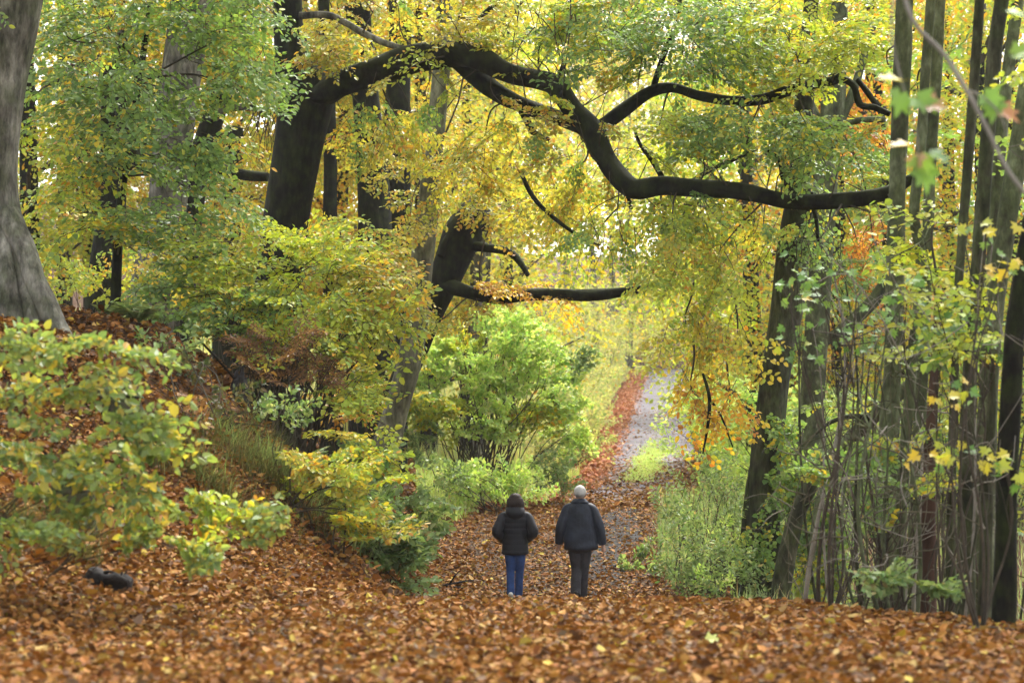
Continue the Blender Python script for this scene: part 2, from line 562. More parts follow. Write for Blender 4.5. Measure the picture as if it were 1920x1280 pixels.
def make_spray(seed, nside=9, sp=0.042, lsz=0.078):
    g = np.random.default_rng(seed)
    pos, dr, nr, ln = [], [], [], []
    sag = g.uniform(0.05, 0.22)
    stem = np.array([[t, 0.05 * math.sin(3 * t + seed), -sag * t * t] for t in np.linspace(0, 1, 5)])

    def at(t):
        return np.array([t, 0.05 * math.sin(3 * t + seed), -sag * t * t])
    lines = [(stem, 1.0)]
    for k in range(nside):
        t = 0.12 + 0.84 * k / nside + g.uniform(-0.02, 0.02)
        sgn = 1 if k % 2 else -1
        L = (0.52 * (1 - t) + 0.12) * g.uniform(0.7, 1.15)
        a = math.radians(g.uniform(38, 62)) * sgn
        d = np.array([math.cos(a), math.sin(a), g.uniform(-0.25, 0.12)])
        p0 = at(t)
        lines.append((np.array([p0, p0 + d * L * 0.5, p0 + d * L + [0, 0, -0.06 * L]]), 0.5))
        m = max(2, int(L / sp))
        for j in range(m):
            s = (j + 0.6) / m * L
            b = a + math.radians(g.uniform(25, 60)) * (1 if j % 2 else -1)
            pos.append(p0 + d * s + [0, 0, -0.06 * L * (s / L) ** 2])
            dr.append([math.cos(b), math.sin(b), g.uniform(-0.55, 0.10)])
            nr.append([g.normal(0, 0.33), g.normal(0, 0.33), 1])
            ln.append(lsz * g.uniform(0.65, 1.2))
    for j in range(12):
        t = 0.25 + 0.75 * j / 12
        b = math.radians(g.uniform(30, 70)) * (1 if j % 2 else -1)
        pos.append(at(t))
        dr.append([math.cos(b), math.sin(b), g.uniform(-0.5, 0.1)])
        nr.append([g.normal(0, 0.33), g.normal(0, 0.33), 1])
        ln.append(lsz * g.uniform(0.65, 1.2))
    d_, n_ = orthon(np.array(dr, float), np.array(nr, float))
    tw = MB()
    tube(tw, stem, [0.0065, 0.005, 0.004, 0.003, 0.002], sides=3, caps=False)
    for l, s in lines[1:]:
        tube(tw, l, [0.0032, 0.0025, 0.0015], sides=3, caps=False)
    return dict(pos=np.array(pos), dr=d_, nr=n_, ln=np.array(ln), tv=np.concatenate(tw.v), tf=np.concatenate(tw.f))


SPRAYS = [make_spray(100 + i) for i in range(10)]


def make_sprig(seed):                     # upright leafy shoot used by shrubs and herbs
    g = np.random.default_rng(seed)
    pos, dr, nr, ln = [], [], [], []
    stem = np.array([[t, 0.05 * math.sin(2 * t + seed), 0.10 * t * t] for t in np.linspace(0, 1, 5)])
    n = 46
    for j in range(n):
        t = 0.12 + 0.88 * (j + g.random()) / n
        a = g.uniform(0, 6.28)
        r = 0.22 * (1.1 - t) * g.random() + 0.02
        pos.append([t, r * math.cos(a), 0.1 * t * t + r * math.sin(a)])
        dr.append([g.uniform(0.2, 0.9), math.cos(a), math.sin(a) - 0.3])
        nr.append([g.normal(0, 0.5) + 0.3, g.normal(0, 0.5), 1])
        ln.append(0.085 * g.uniform(0.6, 1.25))
    d_, n_ = orthon(np.array(dr, float), np.array(nr, float))
    tw = MB()
    tube(tw, stem, [0.006, 0.005, 0.004, 0.003, 0.002], sides=3, caps=False)
    return dict(pos=np.array(pos), dr=d_, nr=n_, ln=np.array(ln), tv=np.concatenate(tw.v), tf=np.concatenate(tw.f))


SPRIGS = [make_sprig(300 + i) for i in range(6)]


def add_flakes(mb, pos, dr, nr, ln, wd, tint):
    n = len(pos)
    sd_ = np.cross(nr, dr)
    h = (ln * .5)[:, None]
    up = nr * (wd * rng.uniform(.05, .3, n))[:, None]
    v = np.stack([pos, pos + dr * h + sd_ * wd[:, None] * .5 + up, pos + dr * ln[:, None], pos + dr * h - sd_ * wd[:, None] * .5 + up], 1)
    f = (np.arange(n)[:, None, None] * 4 + np.array([[0, 2, 1], [0, 3, 2]])[None]).reshape(-1, 3)
    mb.add(v.reshape(-1, 3), f, np.repeat(tint, 2, 0))


MARKS_L = [(0, 'the left edge'), (140, 'the grey edge beech'), (255, 'the pale beech'), (390, 'the crooked beech'), (470, 'the stub branch'), (560, 'the arching beech'), (660, 'the shaded trunk'), (740, 'the second shaded trunk'), (830, 'the slender leaning beech'), (930, 'the snapped trunk'), (1060, 'the level limb'), (1160, 'the bright green bush'),
           (1235, 'the rising track'), (1320, 'the drooping golden spray'), (1410, 'the right verge'), (1490, 'the twin stem'), (1570, 'the forked tree'), (1650, 'the red leaves'), (1690, 'the straight grey green trunk'), (1740, 'the S bent trunk'), (1800, 'the thin dark stem'), (1850, 'the leaning olive trunk'), (1900, 'the stout trunk'), (2000, 'the right edge')]
COLW = {'lime': 'yellow green', 'yellow': 'yellow', 'orange': 'orange tinged', 'russet': 'russet'}


def mark(px):
    return min(MARKS_L, key=lambda m: abs(m[0] - px))[1]


class Foliage:
    """collects leafy shoots of one plant; leaves and twigs become parts of it"""

    def __init__(self):
        self.pos, self.dr, self.nr, self.ln, self.t = [], [], [], [], []
        self.tw = MB()

    def place(self, temps, base, fwd, upv, scale, pal, leafscale=1.0, wiggle=0.18, keep=1.0):
        """base/fwd/upv (k,3); one shoot per row"""
        k = len(base)
        if k == 0:
            return
        fwd, upv = orthon(fwd, upv)
        sdv = np.cross(upv, fwd)
        R = np.stack([fwd, sdv, upv], -1)
        which = rng.integers(len(temps), size=k)
        for w in range(len(temps)):
            m = np.where(which == w)[0]
            if len(m) == 0:
                continue
            T = temps[w]
            Rm, s = R[m], scale[m]
            pos = base[m][:, None] + np.einsum('kij,lj->kli', Rm, T['pos']) * s[:, None, None]
            dr = np.einsum('kij,lj->kli', Rm, T['dr'])
            nr = np.einsum('kij,lj->kli', Rm, T['nr'])
            dr = dr + rng.normal(0, wiggle, dr.shape)
            nr = nr + rng.normal(0, wiggle, nr.shape)
            nl = len(T['ln'])
            ln = np.repeat(T['ln'][None], len(m), 0) * leafscale * rng.uniform(0.85, 1.15, (len(m), nl)) * np.sqrt(s)[:, None]
            key = rng.random((len(m), 1)) * 0.55 + rng.random((len(m), nl)) * 0.62 - 0.08
            key = key % 1.0
            t = tints(pal, len(m) * nl, key.ravel())
            dr, nr = orthon(dr.reshape(-1, 3), nr.reshape(-1, 3))
            sel = slice(None) if keep >= 1 else rng.random(len(dr)) < keep
            self.pos.append(pos.reshape(-1, 3)[sel])
            self.dr.append(dr[sel])
            self.nr.append(nr[sel])
            self.ln.append(ln.ravel()[sel])
            self.t.append(t[sel])
            tv = base[m][:, None] + np.einsum('kij,lj->kli', Rm, T['tv']) * s[:, None, None]
            nv = len(T['tv'])
            f = (np.arange(len(m))[:, None, None] * nv + T['tf'][None]).reshape(-1, T['tf'].shape[1])
            self.tw.add(tv.reshape(-1, 3), f)

    def finish(self, parent, mat=None, twig=None, single=0, pal='lime', width=0.62, name='foliage'):
        mat = mat or M_LEAF
        if self.pos:
            pos, dr, nr, ln, t = (np.concatenate(a) for a in (self.pos, self.dr, self.nr, self.ln, self.t))
            if single:
                px = 960 + pos[:, 0] / pos[:, 1] * F
                py = HY - (pos[:, 2] - CZ) / pos[:, 1] * F
                inv = (px > 5) & (px < 1915) & (py > 5) & (py < 1275)
                size = np.where(inv, ln / pos[:, 1], 0)
                top = np.argsort(-size)[:single * 3]
                top = rng.permutation(top)[:single]
                leaf_objects(parent, pos[top], dr[top], nr[top], ln[top], pal, mat)
                m = np.ones(len(pos), bool)
                m[top] = False
                pos, dr, nr, ln, t = pos[m], dr[m], nr[m], ln[m], t[m]
            mb = MB()
            add_leaves(mb, pos, dr, nr, ln, ln * width * rng.uniform(0.85, 1.15, len(ln)), t)
            mb.build(name, mat, parent, kind='stuff')
        if self.tw.n:
            self.tw.build('twigs', twig or M_TWIG, parent, kind='stuff')


def in_ball(n):
    v = unit(rng.normal(size=(n, 3)))
    return v * (rng.random((n, 1)) ** 0.42)


def curve_to(a, b, sag=0.0, wob=0.08, n=5):
    a, b = np.asarray(a, float), np.asarray(b, float)
    t = np.linspace(0, 1, n)[:, None]
    L = np.linalg.norm(b - a)
    p = a + (b - a) * t
    w = np.sin(np.pi * t) * rng.normal(0, wob, (1, 3)) * L + np.sin(2 * np.pi * t) * rng.normal(0, wob * 0.5, (1, 3)) * L
    p = p + w
    p[:, 2] += (np.sin(np.pi * t) * sag * L)[:, 0]
    return p


DENS, LEAFK = 1.8, 1.2


def cluster(fol, px, py, rx, ry, d, rd, dens=1.0, pal='lime', src=None, axis=None, size=1.0, leaf=1.0, droop=0.25, links=0.4,
            temps=None, br=0.02, upright=0.0, keep=1.0, flat=0.35, wiggle=0.22):
    """one mass of shoots: an ellipsoid round a point of the place, fed by a branch from src"""
    temps = temps or SPRAYS
    c = P(px, py, d)
    ax = np.array([rx * d / F, rd, ry * d / F])
    area = math.pi * ax[0] * ax[2]
    n = max(2, int(DENS * dens * 4.2 * area / size ** 2))
    pos = c + in_ball(n) * ax
    if axis is None:
        axis = src if src is not None else c - np.array([0, 0, 1])
    out = pos - np.asarray(axis)[None]
    out[:, 2] *= 0.15
    fwd = unit(out) + rng.normal(0, 0.55, (n, 3)) * [1, 1, 0.5]
    fwd[:, 2] -= droop
    fwd[:, 2] += upright
    up = np.stack([rng.normal(0, flat, n), rng.normal(-0.5, flat, n), np.ones(n)], -1)
    sc = size * rng.uniform(0.7, 1.25, n)
    fol.place(temps, pos - unit(fwd) * sc[:, None] * 0.4, fwd, up, sc, pal, LEAFK * leaf / math.sqrt(size), wiggle=wiggle, keep=keep)
    if src is not None:
        b = curve_to(src, c, 0.05, 0.07, 6)
        tube(fol.tw, b, np.linspace(br, br * 0.4, 6), sides=5, sub=2, caps=False)
        nb = catmull(b, 4)
        for i in np.where(rng.random(n) < links)[0]:
            q = pos[i] - unit(fwd[i]) * sc[i] * 0.4
            dd = np.linalg.norm(nb - q, axis=1)
            j = min(len(nb) - 1, int(np.argmin(dd)))
            if dd[j] > 0.1:
                tube(fol.tw, curve_to(nb[max(0, j - 2)], q, -0.03, 0.08, 4), [br * 0.4, br * 0.3, br * 0.22, 0.004], sides=3, caps=False)


def pxpath(lst, d0, d1=None):
    """[(px, py, width_px)] -> points and radii; the distance runs from d0 to d1"""
    n = len(lst)
    ds = np.linspace(d0, d0 if d1 is None else d1, n)
    pts = np.array([P(a[0], a[1], d) for a, d in zip(lst, ds)])
    rad = np.array([a[2] * d / F * 0.5 for a, d in zip(lst, ds)])
    return pts, rad


SEED = [0]


def trunk_tree(name, label, group, path, d, mat, d1=None, sides=14, lump=0.12, cat='tree', root=0.0, tree_base=None):
    """path runs from the top down; the foot is carried into the ground"""
    SEED[0] += 1
    pts, rad = pxpath(path, d if d1 is None else d1, d)
    foot = pts[-1].copy()
    zb = float(gz(foot[0], foot[1]))
    step = max(0.25, foot[2] - zb)
    if foot[2] > zb - 0.1:
        dirn = pts[-1] - pts[-2]
        k = (foot[2] - (zb - 0.15)) / max(-dirn[2], 0.05) if dirn[2] < -0.05 else 0
        k = min(k, 1.2)
        foot = np.array([foot[0] + dirn[0] * k, foot[1], zb - 0.2])
        pts = np.vstack([pts, foot])
        rad = np.r_[rad, rad[-1] * (1.15 + root)]
    t = thing(name, label, cat, (foot[0], foot[1], zb), group)
    mb = MB()
    tube(mb, pts[::-1], rad[::-1], sides=sides, sub=5, lump=lump, seed=SEED[0])
    mb.build('trunk', mat, t, smooth=True)
    return t


def limb(t, path, d0, d1, mat, sides=10, lump=0.12, name='branch', sub=4):
    SEED[0] += 1
    pts, rad = pxpath(path, d0, d1)
    mb = MB()
    tube(mb, pts, rad, sides=sides, sub=sub, lump=lump, seed=SEED[0])
    mb.build(name, mat, t, smooth=True)
    return pts


def limbs(t, paths, mat, name='branch', sides=8):
    for p, d0, d1 in paths:
        limb(t, p, d0, d1, mat, sides=sides, name=name)


# ================================================================== TREES
# ---- grey beech at the left edge
t1 = trunk_tree('beech_tree', 'broad smooth grey beech trunk with spreading roots at the left edge above the leafy bank', None,
                [(14, -90, 150), (2, 40, 138), (-10, 150, 124), (-24, 300, 118), (-24, 380, 118), (-14, 460, 124), (-6, 540, 130)], 25.0, M_BARK_GREY, sides=26, lump=0.07)
for pth in ([(10, 400, 50), (40, 460, 46), (70, 540, 44), (105, 610, 40), (140, 670, 30)],
            [(-10, 420, 60), (5, 500, 56), (18, 570, 52), (28, 640, 40)],
            [(20, 440, 44), (45, 520, 40), (62, 590, 40), (75, 660, 30)],
            [(-50, 420, 70), (-70, 520, 60), (-95, 620, 50)]):
    limb(t1, pth, 24.75, 24.35, M_BARK_GREY, sides=12, name='root', lump=0.2)
f1 = Foliage()
SRC1 = P(0, -200, 25)
for a in ((60, -150, 260, 90, 25, 2.0), (-120, 60, 80, 160, 24, 1.5), (300, -160, 200, 70, 27, 2)):
    cluster(f1, *a, dens=1.6, pal='green', src=SRC1)
# its crown, unseen overhead: coarse leaf masses added to shade the foreground
for px, py, rx, ry, d, rd in ((-300, -1500, 900, 350, 20, 5), (300, -1350, 800, 300, 26, 5), (-900, -2600, 1500, 500, 13, 5)):
    cluster(f1, px, py, rx, ry, d, rd, dens=0.22, pal='lime', src=SRC1 + [0, 0, 3], size=1.8, leaf=2.6, links=0.05)
f1.finish(t1)

# ---- the great dark beech whose arm arches over the path
T2D = 34.0
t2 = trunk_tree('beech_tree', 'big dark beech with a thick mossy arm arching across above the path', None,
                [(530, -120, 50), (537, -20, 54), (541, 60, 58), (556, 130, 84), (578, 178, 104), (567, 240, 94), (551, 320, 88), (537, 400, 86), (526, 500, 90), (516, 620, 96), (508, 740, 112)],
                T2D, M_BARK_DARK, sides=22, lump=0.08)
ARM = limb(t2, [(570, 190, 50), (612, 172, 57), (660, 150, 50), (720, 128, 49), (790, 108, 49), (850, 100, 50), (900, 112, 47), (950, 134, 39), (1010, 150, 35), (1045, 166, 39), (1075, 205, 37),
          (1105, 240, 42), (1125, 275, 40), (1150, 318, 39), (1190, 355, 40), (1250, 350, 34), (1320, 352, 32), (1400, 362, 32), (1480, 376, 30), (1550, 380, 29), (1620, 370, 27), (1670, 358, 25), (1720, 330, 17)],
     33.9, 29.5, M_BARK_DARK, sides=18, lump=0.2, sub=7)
limb(t2, [(850, 108, 34), (890, 140, 35), (930, 172, 34), (985, 200, 29), (1040, 218, 27), (1085, 236, 29), (1112, 256, 29)], 33.2, 32.4, M_BARK_DARK, sides=12, lump=0.15)
limb(t2, [(1105, 250, 34), (1135, 232, 29), (1180, 200, 25), (1220, 172, 23), (1262, 164, 20), (1310, 180, 17), (1370, 190, 20), (1430, 186, 20), (1490, 166, 20), (1560, 152, 18), (1580, 142, 17)],
     32.2, 31.2, M_BARK_DARK, sides=12, lump=0.16)
limb(t2, [(1572, 146, 15), (1600, 160, 13), (1612, 196, 13), (1640, 202, 12), (1668, 214, 11)], 31.2, 30.8, M_BARK_DARK)
limb(t2, [(1608, 150, 10), (1625, 172, 11), (1645, 200, 12)], 31.2, 31.0, M_BARK_DARK)
limb(t2, [(1040, 165, 18), (1052, 138, 13), (1058, 118, 8)], 33, 33, M_BARK_DARK)
limb(t2, [(975, 195, 18), (988, 225, 15), (1000, 248, 12), (1030, 262, 8)], 33, 32.8, M_BARK_DARK)
limb(t2, [(1190, 350, 18), (1180, 375, 15), (1184, 392, 8)], 32, 32, M_BARK_DARK)
limb(t2, [(1280, 352, 10), (1330, 320, 8), (1385, 296, 7), (1420, 280, 4)], 31.8, 31.2, M_BARK_OLIVE)
limb(t2, [(1250, 348, 12), (1228, 310, 9), (1200, 270, 7), (1188, 240, 4)], 31.8, 31.4, M_BARK_DARK)
limb(t2, [(1500, 372, 8), (1470, 340, 8), (1460, 300, 7), (1440, 282, 6)], 31.0, 30.8, M_BARK_DARK)
limb(t2, [(1520, 378, 10), (1530, 410, 8), (1534, 452, 6)], 31.0, 30.8, M_BARK_DARK)
limb(t2, [(562, 30, 14), (620, 30, 13), (680, 62, 13), (730, 84, 12), (782, 96, 8)], 33.8, 33.4, M_BARK_GREY)
limb(t2, [(1225, 165, 12), (1242, 110, 11), (1268, 40, 9), (1280, -30, 8)], 32, 31.6, M_BARK_DARK)
limb(t2, [(975, 320, 8), (1000, 370, 9), (1040, 410, 8), (1090, 445, 6), (1125, 460, 3)], 32.5, 32.0, M_BARK_DARK)
limb(t2, [(1318, 700, 5), (1330, 745, 7), (1328, 790, 6), (1318, 850, 3)], 30.6, 30.4, M_BARK_DARK)
limb(t2, [(1331, 748, 5), (1352, 780, 4), (1374, 838, 2.5)], 30.6, 30.4, M_BARK_DARK)
f2 = Foliage()
ARMC = catmull(ARM, 6)
for k in range(70):                      # side twigs along the arm
    q = ARMC[int(rng.integers(8, len(ARMC) - 2))]
    e = q + np.array([rng.normal(0, .5), rng.normal(-.15, .5), rng.choice([-1, 1], p=[.55, .45]) * rng.uniform(.25, .95)])
    tube(f2.tw, curve_to(q, e, rng.uniform(-.1, .1), .1, 5), np.linspace(rng.uniform(.008, .018), .003, 5), sides=4, sub=2, caps=False)
    if k % 5:
        f2.place(SPRAYS, e[None], (e - q)[None] + [[0, 0, -.2]], np.array([[0., -.4, 1.]]), np.array([rng.uniform(.4, .8)]), ['lime', 'green', 'yellow'][k % 3], 1.3)
for px, py, rx, ry, d, rd, de, pal, src in (
        (620, 95, 70, 55, 32.8, 0.8, 1.6, 'yellow', (600, 140, 33.6)),
        (750, 250, 130, 60, 34.5, 1.8, 1.1, 'yellow', (720, 140, 33.6)),
        (900, 300, 130, 70, 34.5, 2.0, 1.2, 'yellow', (960, 190, 33)),
        (1040, 360, 110, 80, 33.5, 1.8, 1.2, 'yellow', (1090, 250, 32.4)),
        (860, 30, 130, 70, 33, 1.8, 1.5, 'yellow', (860, 90, 33.2)),
        (1020, 50, 110, 70, 32, 1.8, 1.6, 'lime', (1010, 140, 32.8)),
        (1150, 60, 140, 90, 31.5, 2.0, 2.0, 'green', (1240, 110, 31.8)),
        (1320, 70, 150, 80, 31.0, 2.2, 2.2, 'green', (1268, 40, 31.6)),
        (1480, 60, 140, 80, 30.5, 2.0, 2.0, 'lime', (1500, 160, 31.2)),
        (1230, 250, 120, 55, 31.4, 1.5, 1.2, 'lime', (1260, 164, 31.9)),
        (1390, 255, 140, 55, 30.6, 1.7, 1.9, 'green', (1430, 186, 31.4)),
        (1540, 270, 110, 65, 30.2, 1.5, 1.6, 'green', (1490, 166, 31.2)),
        (1300, 420, 130, 50, 31, 1.4, 1.6, 'lime', (1320, 352, 31.6)),
        (1250, 500, 90, 60, 30.6, 1.2, .95, 'lime', (1250, 352, 31.8)),
        (1340, 540, 110, 80, 30.8, 1.4, .9, 'lime', (1400, 362, 31.3)),
        (1290, 620, 80, 60, 30.8, 1.2, .8, 'yellow', (1300, 520, 30.9)),
        (1370, 660, 80, 70, 31, 1.2, .75, 'yellow', (1370, 540, 31.0)),
        (1310, 745, 55, 60, 31, 1.0, 0.9, 'orange', (1300, 640, 30.9)),
        (1365, 770, 50, 60, 31.2, 1.0, 0.7, 'orange', (1370, 660, 31.0)),
        (1110, 450, 60, 60, 32, 1.0, 0.7, 'lime', (1180, 375, 32)),
        (1600, 80, 100, 80, 30, 1.5, 1.6, 'lime', (1560, 152, 31.2)),
        (700, 20, 110, 60, 33.5, 1.5, 1.0, 'yellow', (680, 62, 33.5)),
        (1020, 240, 60, 40, 32, 0.6, 0.8, 'yellow', (1040, 218, 32.8)),
        (800, 120, 60, 40, 33.0, 0.6, 0.5, 'lime', (790, 108, 33.4)),
        ):
    cluster(f2, px, py, rx, ry, d, rd, dens=de, pal=pal, src=P(*src), droop=0.35 if py < 400 else 0.9)
for k in range(55):
    px, py = rng.uniform(960, 1420), rng.uniform(-60, 60)
    a = P(px, py, rng.uniform(30.5, 33))
    e = a + np.array([rng.normal(0.1, .35), rng.normal(0, .3), -rng.uniform(.5, 1.9)])
    tube(f2.tw, curve_to(a, e, 0, .07, 6), np.linspace(rng.uniform(.006, .013), .002, 6), sides=4, sub=2, caps=False)
for k in range(30):
    px = rng.uniform(1080, 1560)
    a = P(px, rng.uniform(380, 470), rng.uniform(30.3, 31.6))
    e = a + np.array([rng.normal(0, .3), rng.normal(0, .2), -rng.uniform(.3, 1.1)])
    tube(f2.tw, curve_to(a, e, 0, .08, 6), np.linspace(.006, .002, 6), sides=4, sub=2, caps=False)
# its upper crown, unseen and coarser, added to keep light off the near wood
for px, py, rx, ry, d, rd in ((700, -330, 420, 170, 33, 4.5), (1250, -300, 380, 170, 31, 4.5), (300, -380, 300, 160, 34, 4), (1000, -480, 500, 120, 27, 4)):
    cluster(f2, px, py, rx, ry, d, rd, dens=0.25, pal='lime', src=P(535, -120, T2D) + [0, 0, 1], size=1.7, leaf=2.4, links=0.1)
f2.finish(t2, single=300, pal='lime')

# ---- trees behind on the left slope
t3 = trunk_tree('beech_tree', 'pale grey beech trunk half hidden by leaves between the left edge and the arching beech', None,
                [(372, -80, 74), (360, 0, 76), (346, 100, 78), (332, 200, 76), (322, 300, 72), (314, 390, 72), (300, 480, 80), (288, 560, 92)], 41.0, M_BARK_GREY, sides=18, lump=0.08)
limb(t3, [(345, 275, 44), (300, 305, 40), (262, 300, 34), (236, 250, 28), (225, 170, 24), (230, 60, 20)], 40.9, 41.6, M_BARK_DARK)
limb(t3, [(352, 280, 30), (400, 310, 24), (450, 326, 22), (502, 332, 18)], 40.8, 40.2, M_BARK_DARK)
f3 = Foliage()
for a in ((300, -120, 260, 90, 41, 3), (240, 60, 150, 90, 43, 2), (420, 50, 100, 80, 42, 2)):
    cluster(f3, *a, dens=1.3, pal='yellow', src=P(372, -80, 41))
for a in ((200, -420, 420, 170, 40, 5), (500, -330, 380, 130, 50, 5), (-100, -300, 380, 160, 46, 5)):  # unseen upper crown, added to darken the left slope behind
    cluster(f3, *a, dens=0.3, pal='lime', src=P(372, -80, 41), size=1.8, leaf=2.2, links=.05)
f3.finish(t3)

t4 = trunk_tree('beech_tree', 'thin dark crooked beech leaning behind the pale grey trunk on the left slope', None,
                [(500, -80, 30), (468, -10, 38), (442, 60, 40), (428, 140, 38), (404, 210, 38), (384, 270, 40), (366, 360, 42), (350, 480, 46), (340, 560, 50)], 44.0, M_BARK_DARK, sides=12)
limb(t4, [(402, 220, 18), (424, 204, 15), (468, 202, 13), (535, 212, 9)], 43.8, 42.8, M_BARK_GREY)
limb(t4, [(468, 30, 14), (500, 20, 13), (535, 22, 11)], 43.6, 42.8, M_BARK_GREY)
f4 = Foliage()
for a in ((470, 120, 60, 90, 45, 2.5), (470, 290, 70, 60, 46, 2.0), (480, -80, 120, 60, 44, 2)):
    cluster(f4, *a, dens=1.0, pal='yellow', src=P(442, 60, 44))
for k in range(22):
    a = P(rng.uniform(470, 535), rng.uniform(203, 214), 43)
    e = a + np.array([rng.normal(-.15, .15), rng.normal(0, .2), -rng.uniform(.5, 1.4)])
    tube(f4.tw, curve_to(a, e, 0, .05, 6), np.linspace(.012, .005, 6), sides=4, sub=2, caps=False)
f4.finish(t4)

t5 = trunk_tree('beech_tree', 'slender leaning grey beech rising from the path side bend in the middle', None,
                [(842, -80, 30), (832, 40, 32), (828, 120, 33), (820, 210, 34), (810, 310, 37), (800, 410, 42), (790, 500, 43), (780, 600, 46), (765, 690, 46), (742, 770, 47), (722, 850, 53)],
                38.0, M_BARK_PALE, sides=16, lump=0.08)
limb(t5, [(830, 100, 18), (870, 66, 16), (920, 18, 14), (960, -30, 12)], 37.9, 37.4, M_BARK_DARK)
limb(t5, [(815, 300, 16), (850, 298, 12), (905, 300, 8)], 37.9, 37.5, M_BARK_DARK)
f5 = Foliage()
for px, py, rx, ry, d, rd, de in ((770, 400, 60, 50, 36.8, 1.0, .6), (900, 130, 90, 60, 38.5, 1.5, 1.0), (740, 330, 60, 50, 37.2, 1.0, .9), (800, -100, 220, 60, 38, 2.5, 1.2),
                                  (930, 390, 70, 40, 37.4, 1.2, 1.0), (850, 330, 80, 50, 37, 1.2, 1.0)):
    cluster(f5, px, py, rx, ry, d, rd, dens=de, pal='yellow', src=P(812, 300, 38))
f5.finish(t5)

t6 = trunk_tree('broken_tree', 'dark snapped beech trunk with one long level limb reaching over the green bush', None,
                [(906, 372, 14), (897, 384, 40), (886, 400, 66), (878, 418, 72), (864, 446, 76), (840, 510, 66), (806, 590, 52), (778, 660, 46), (742, 745, 44), (722, 820, 46), (712, 870, 48)], 39.6, M_BARK_DARK, sides=16, lump=0.1)
limb(t6, [(835, 535, 30), (880, 548, 27), (930, 557, 26), (985, 553, 24), (1050, 552, 24), (1120, 553, 22), (1170, 547, 19), (1216, 538, 13)], 39.4, 38.0, M_BARK_DARK, sides=12, lump=0.12)
limb(t6, [(888, 462, 20), (925, 466, 17), (955, 472, 16), (975, 492, 13), (990, 516, 9)], 39.4, 38.9, M_BARK_DARK)
limb(t6, [(860, 420, 14), (838, 450, 14), (826, 480, 14)], 39.4, 39.2, M_BARK_DARK)
f6 = Foliage()
for px, py, rx, ry, de, pal in ((960, 545, 75, 26, 1.3, 'orange'), (1060, 555, 60, 18, 0.6, 'orange'), (880, 575, 40, 16, .6, 'yellow'), (810, 600, 45, 45, .8, 'lime'), (890, 370, 60, 26, 1.4, 'yellow')):
    cluster(f6, px, py, rx, ry, 38.7, 0.6, dens=de, pal=pal, src=P(900, 550, 39.2), droop=0.3)
f6.finish(t6)

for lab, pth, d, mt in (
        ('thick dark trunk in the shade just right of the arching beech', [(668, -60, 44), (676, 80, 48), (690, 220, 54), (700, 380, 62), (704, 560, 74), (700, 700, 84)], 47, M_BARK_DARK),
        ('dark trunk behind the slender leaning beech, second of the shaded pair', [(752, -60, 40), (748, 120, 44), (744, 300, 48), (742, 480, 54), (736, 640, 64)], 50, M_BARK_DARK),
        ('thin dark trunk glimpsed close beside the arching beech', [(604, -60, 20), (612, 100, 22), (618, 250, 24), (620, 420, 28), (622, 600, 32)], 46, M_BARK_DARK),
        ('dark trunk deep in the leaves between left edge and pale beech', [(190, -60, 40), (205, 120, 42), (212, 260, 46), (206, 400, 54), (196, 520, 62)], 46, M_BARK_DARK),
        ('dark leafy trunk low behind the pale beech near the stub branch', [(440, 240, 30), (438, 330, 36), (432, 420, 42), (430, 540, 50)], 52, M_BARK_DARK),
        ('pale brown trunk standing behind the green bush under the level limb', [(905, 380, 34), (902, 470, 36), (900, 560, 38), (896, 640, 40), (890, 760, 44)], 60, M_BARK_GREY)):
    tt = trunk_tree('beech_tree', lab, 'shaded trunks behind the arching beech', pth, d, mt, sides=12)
    ff = Foliage()
    p0 = pth[0]
    for k in range(3):
        cluster(ff, p0[0] + rng.uniform(-80, 80), pth[1][1] + rng.uniform(-120, 260), 90, 60, d + 1, 2.5, dens=0.9, pal='yellow', src=P(p0[0], p0[1], d))
    ff.finish(tt)

# ---- understorey beeches on the left bank
u1 = thing('young_beech', 'bushy green young beech with layered sprays filling the upper left', 'tree', base_px(215, 29))
SRCU = base_px(215, 29)
mbu = MB()
stem_pts = np.array([SRCU - [0, 0, 0.2], P(220, 480, 29), P(232, 330, 29), P(262, 150, 29), P(290, -60, 29)])
tube(mbu, stem_pts, [0.09, 0.075, 0.06, 0.05, 0.03], sides=10, sub=4, lump=0.1)
mbu.build('trunk', M_BARK_DARK, u1, smooth=True)
fu = Foliage()
for px, py, rx, ry, d, rd, de, pal in (
        (200, 40, 170, 70, 28.5, 1.6, 1.7, 'green'), (420, 70, 120, 70, 28.5, 1.6, 1.6, 'green'), (140, 160, 100, 60, 27.5, 1.4, 1.5, 'green'),
        (300, 170, 150, 55, 28, 1.5, 1.7, 'green'), (470, 170, 70, 60, 28.2, 1.2, 1.5, 'green'), (130, 290, 90, 70, 27.5, 1.3, 1.5, 'lime'),
        (270, 275, 150, 50, 28, 1.5, 1.9, 'green'), (420, 250, 60, 40, 28.5, 1.0, 0.9, 'lime'), (150, 400, 100, 50, 27.6, 1.2, 1.6, 'lime'),
        (300, 390, 130, 35, 28, 1.2, 1.5, 'green'), (430, 370, 80, 45, 28.5, 1.0, 1.6, 'green'), (380, -70, 200, 60, 28.5, 2, 1.5, 'green'), (110, 40, 60, 70, 27, 1, 1.2, 'green')):
    j = int(np.argmin([abs(q[2] - P(px, py, d)[2]) for q in stem_pts]))
    cluster(fu, px, py, rx, ry, d, rd, dens=de, pal=pal, src=stem_pts[max(j, 1)], droop=0.35)
fu.finish(u1, single=300, pal='green')

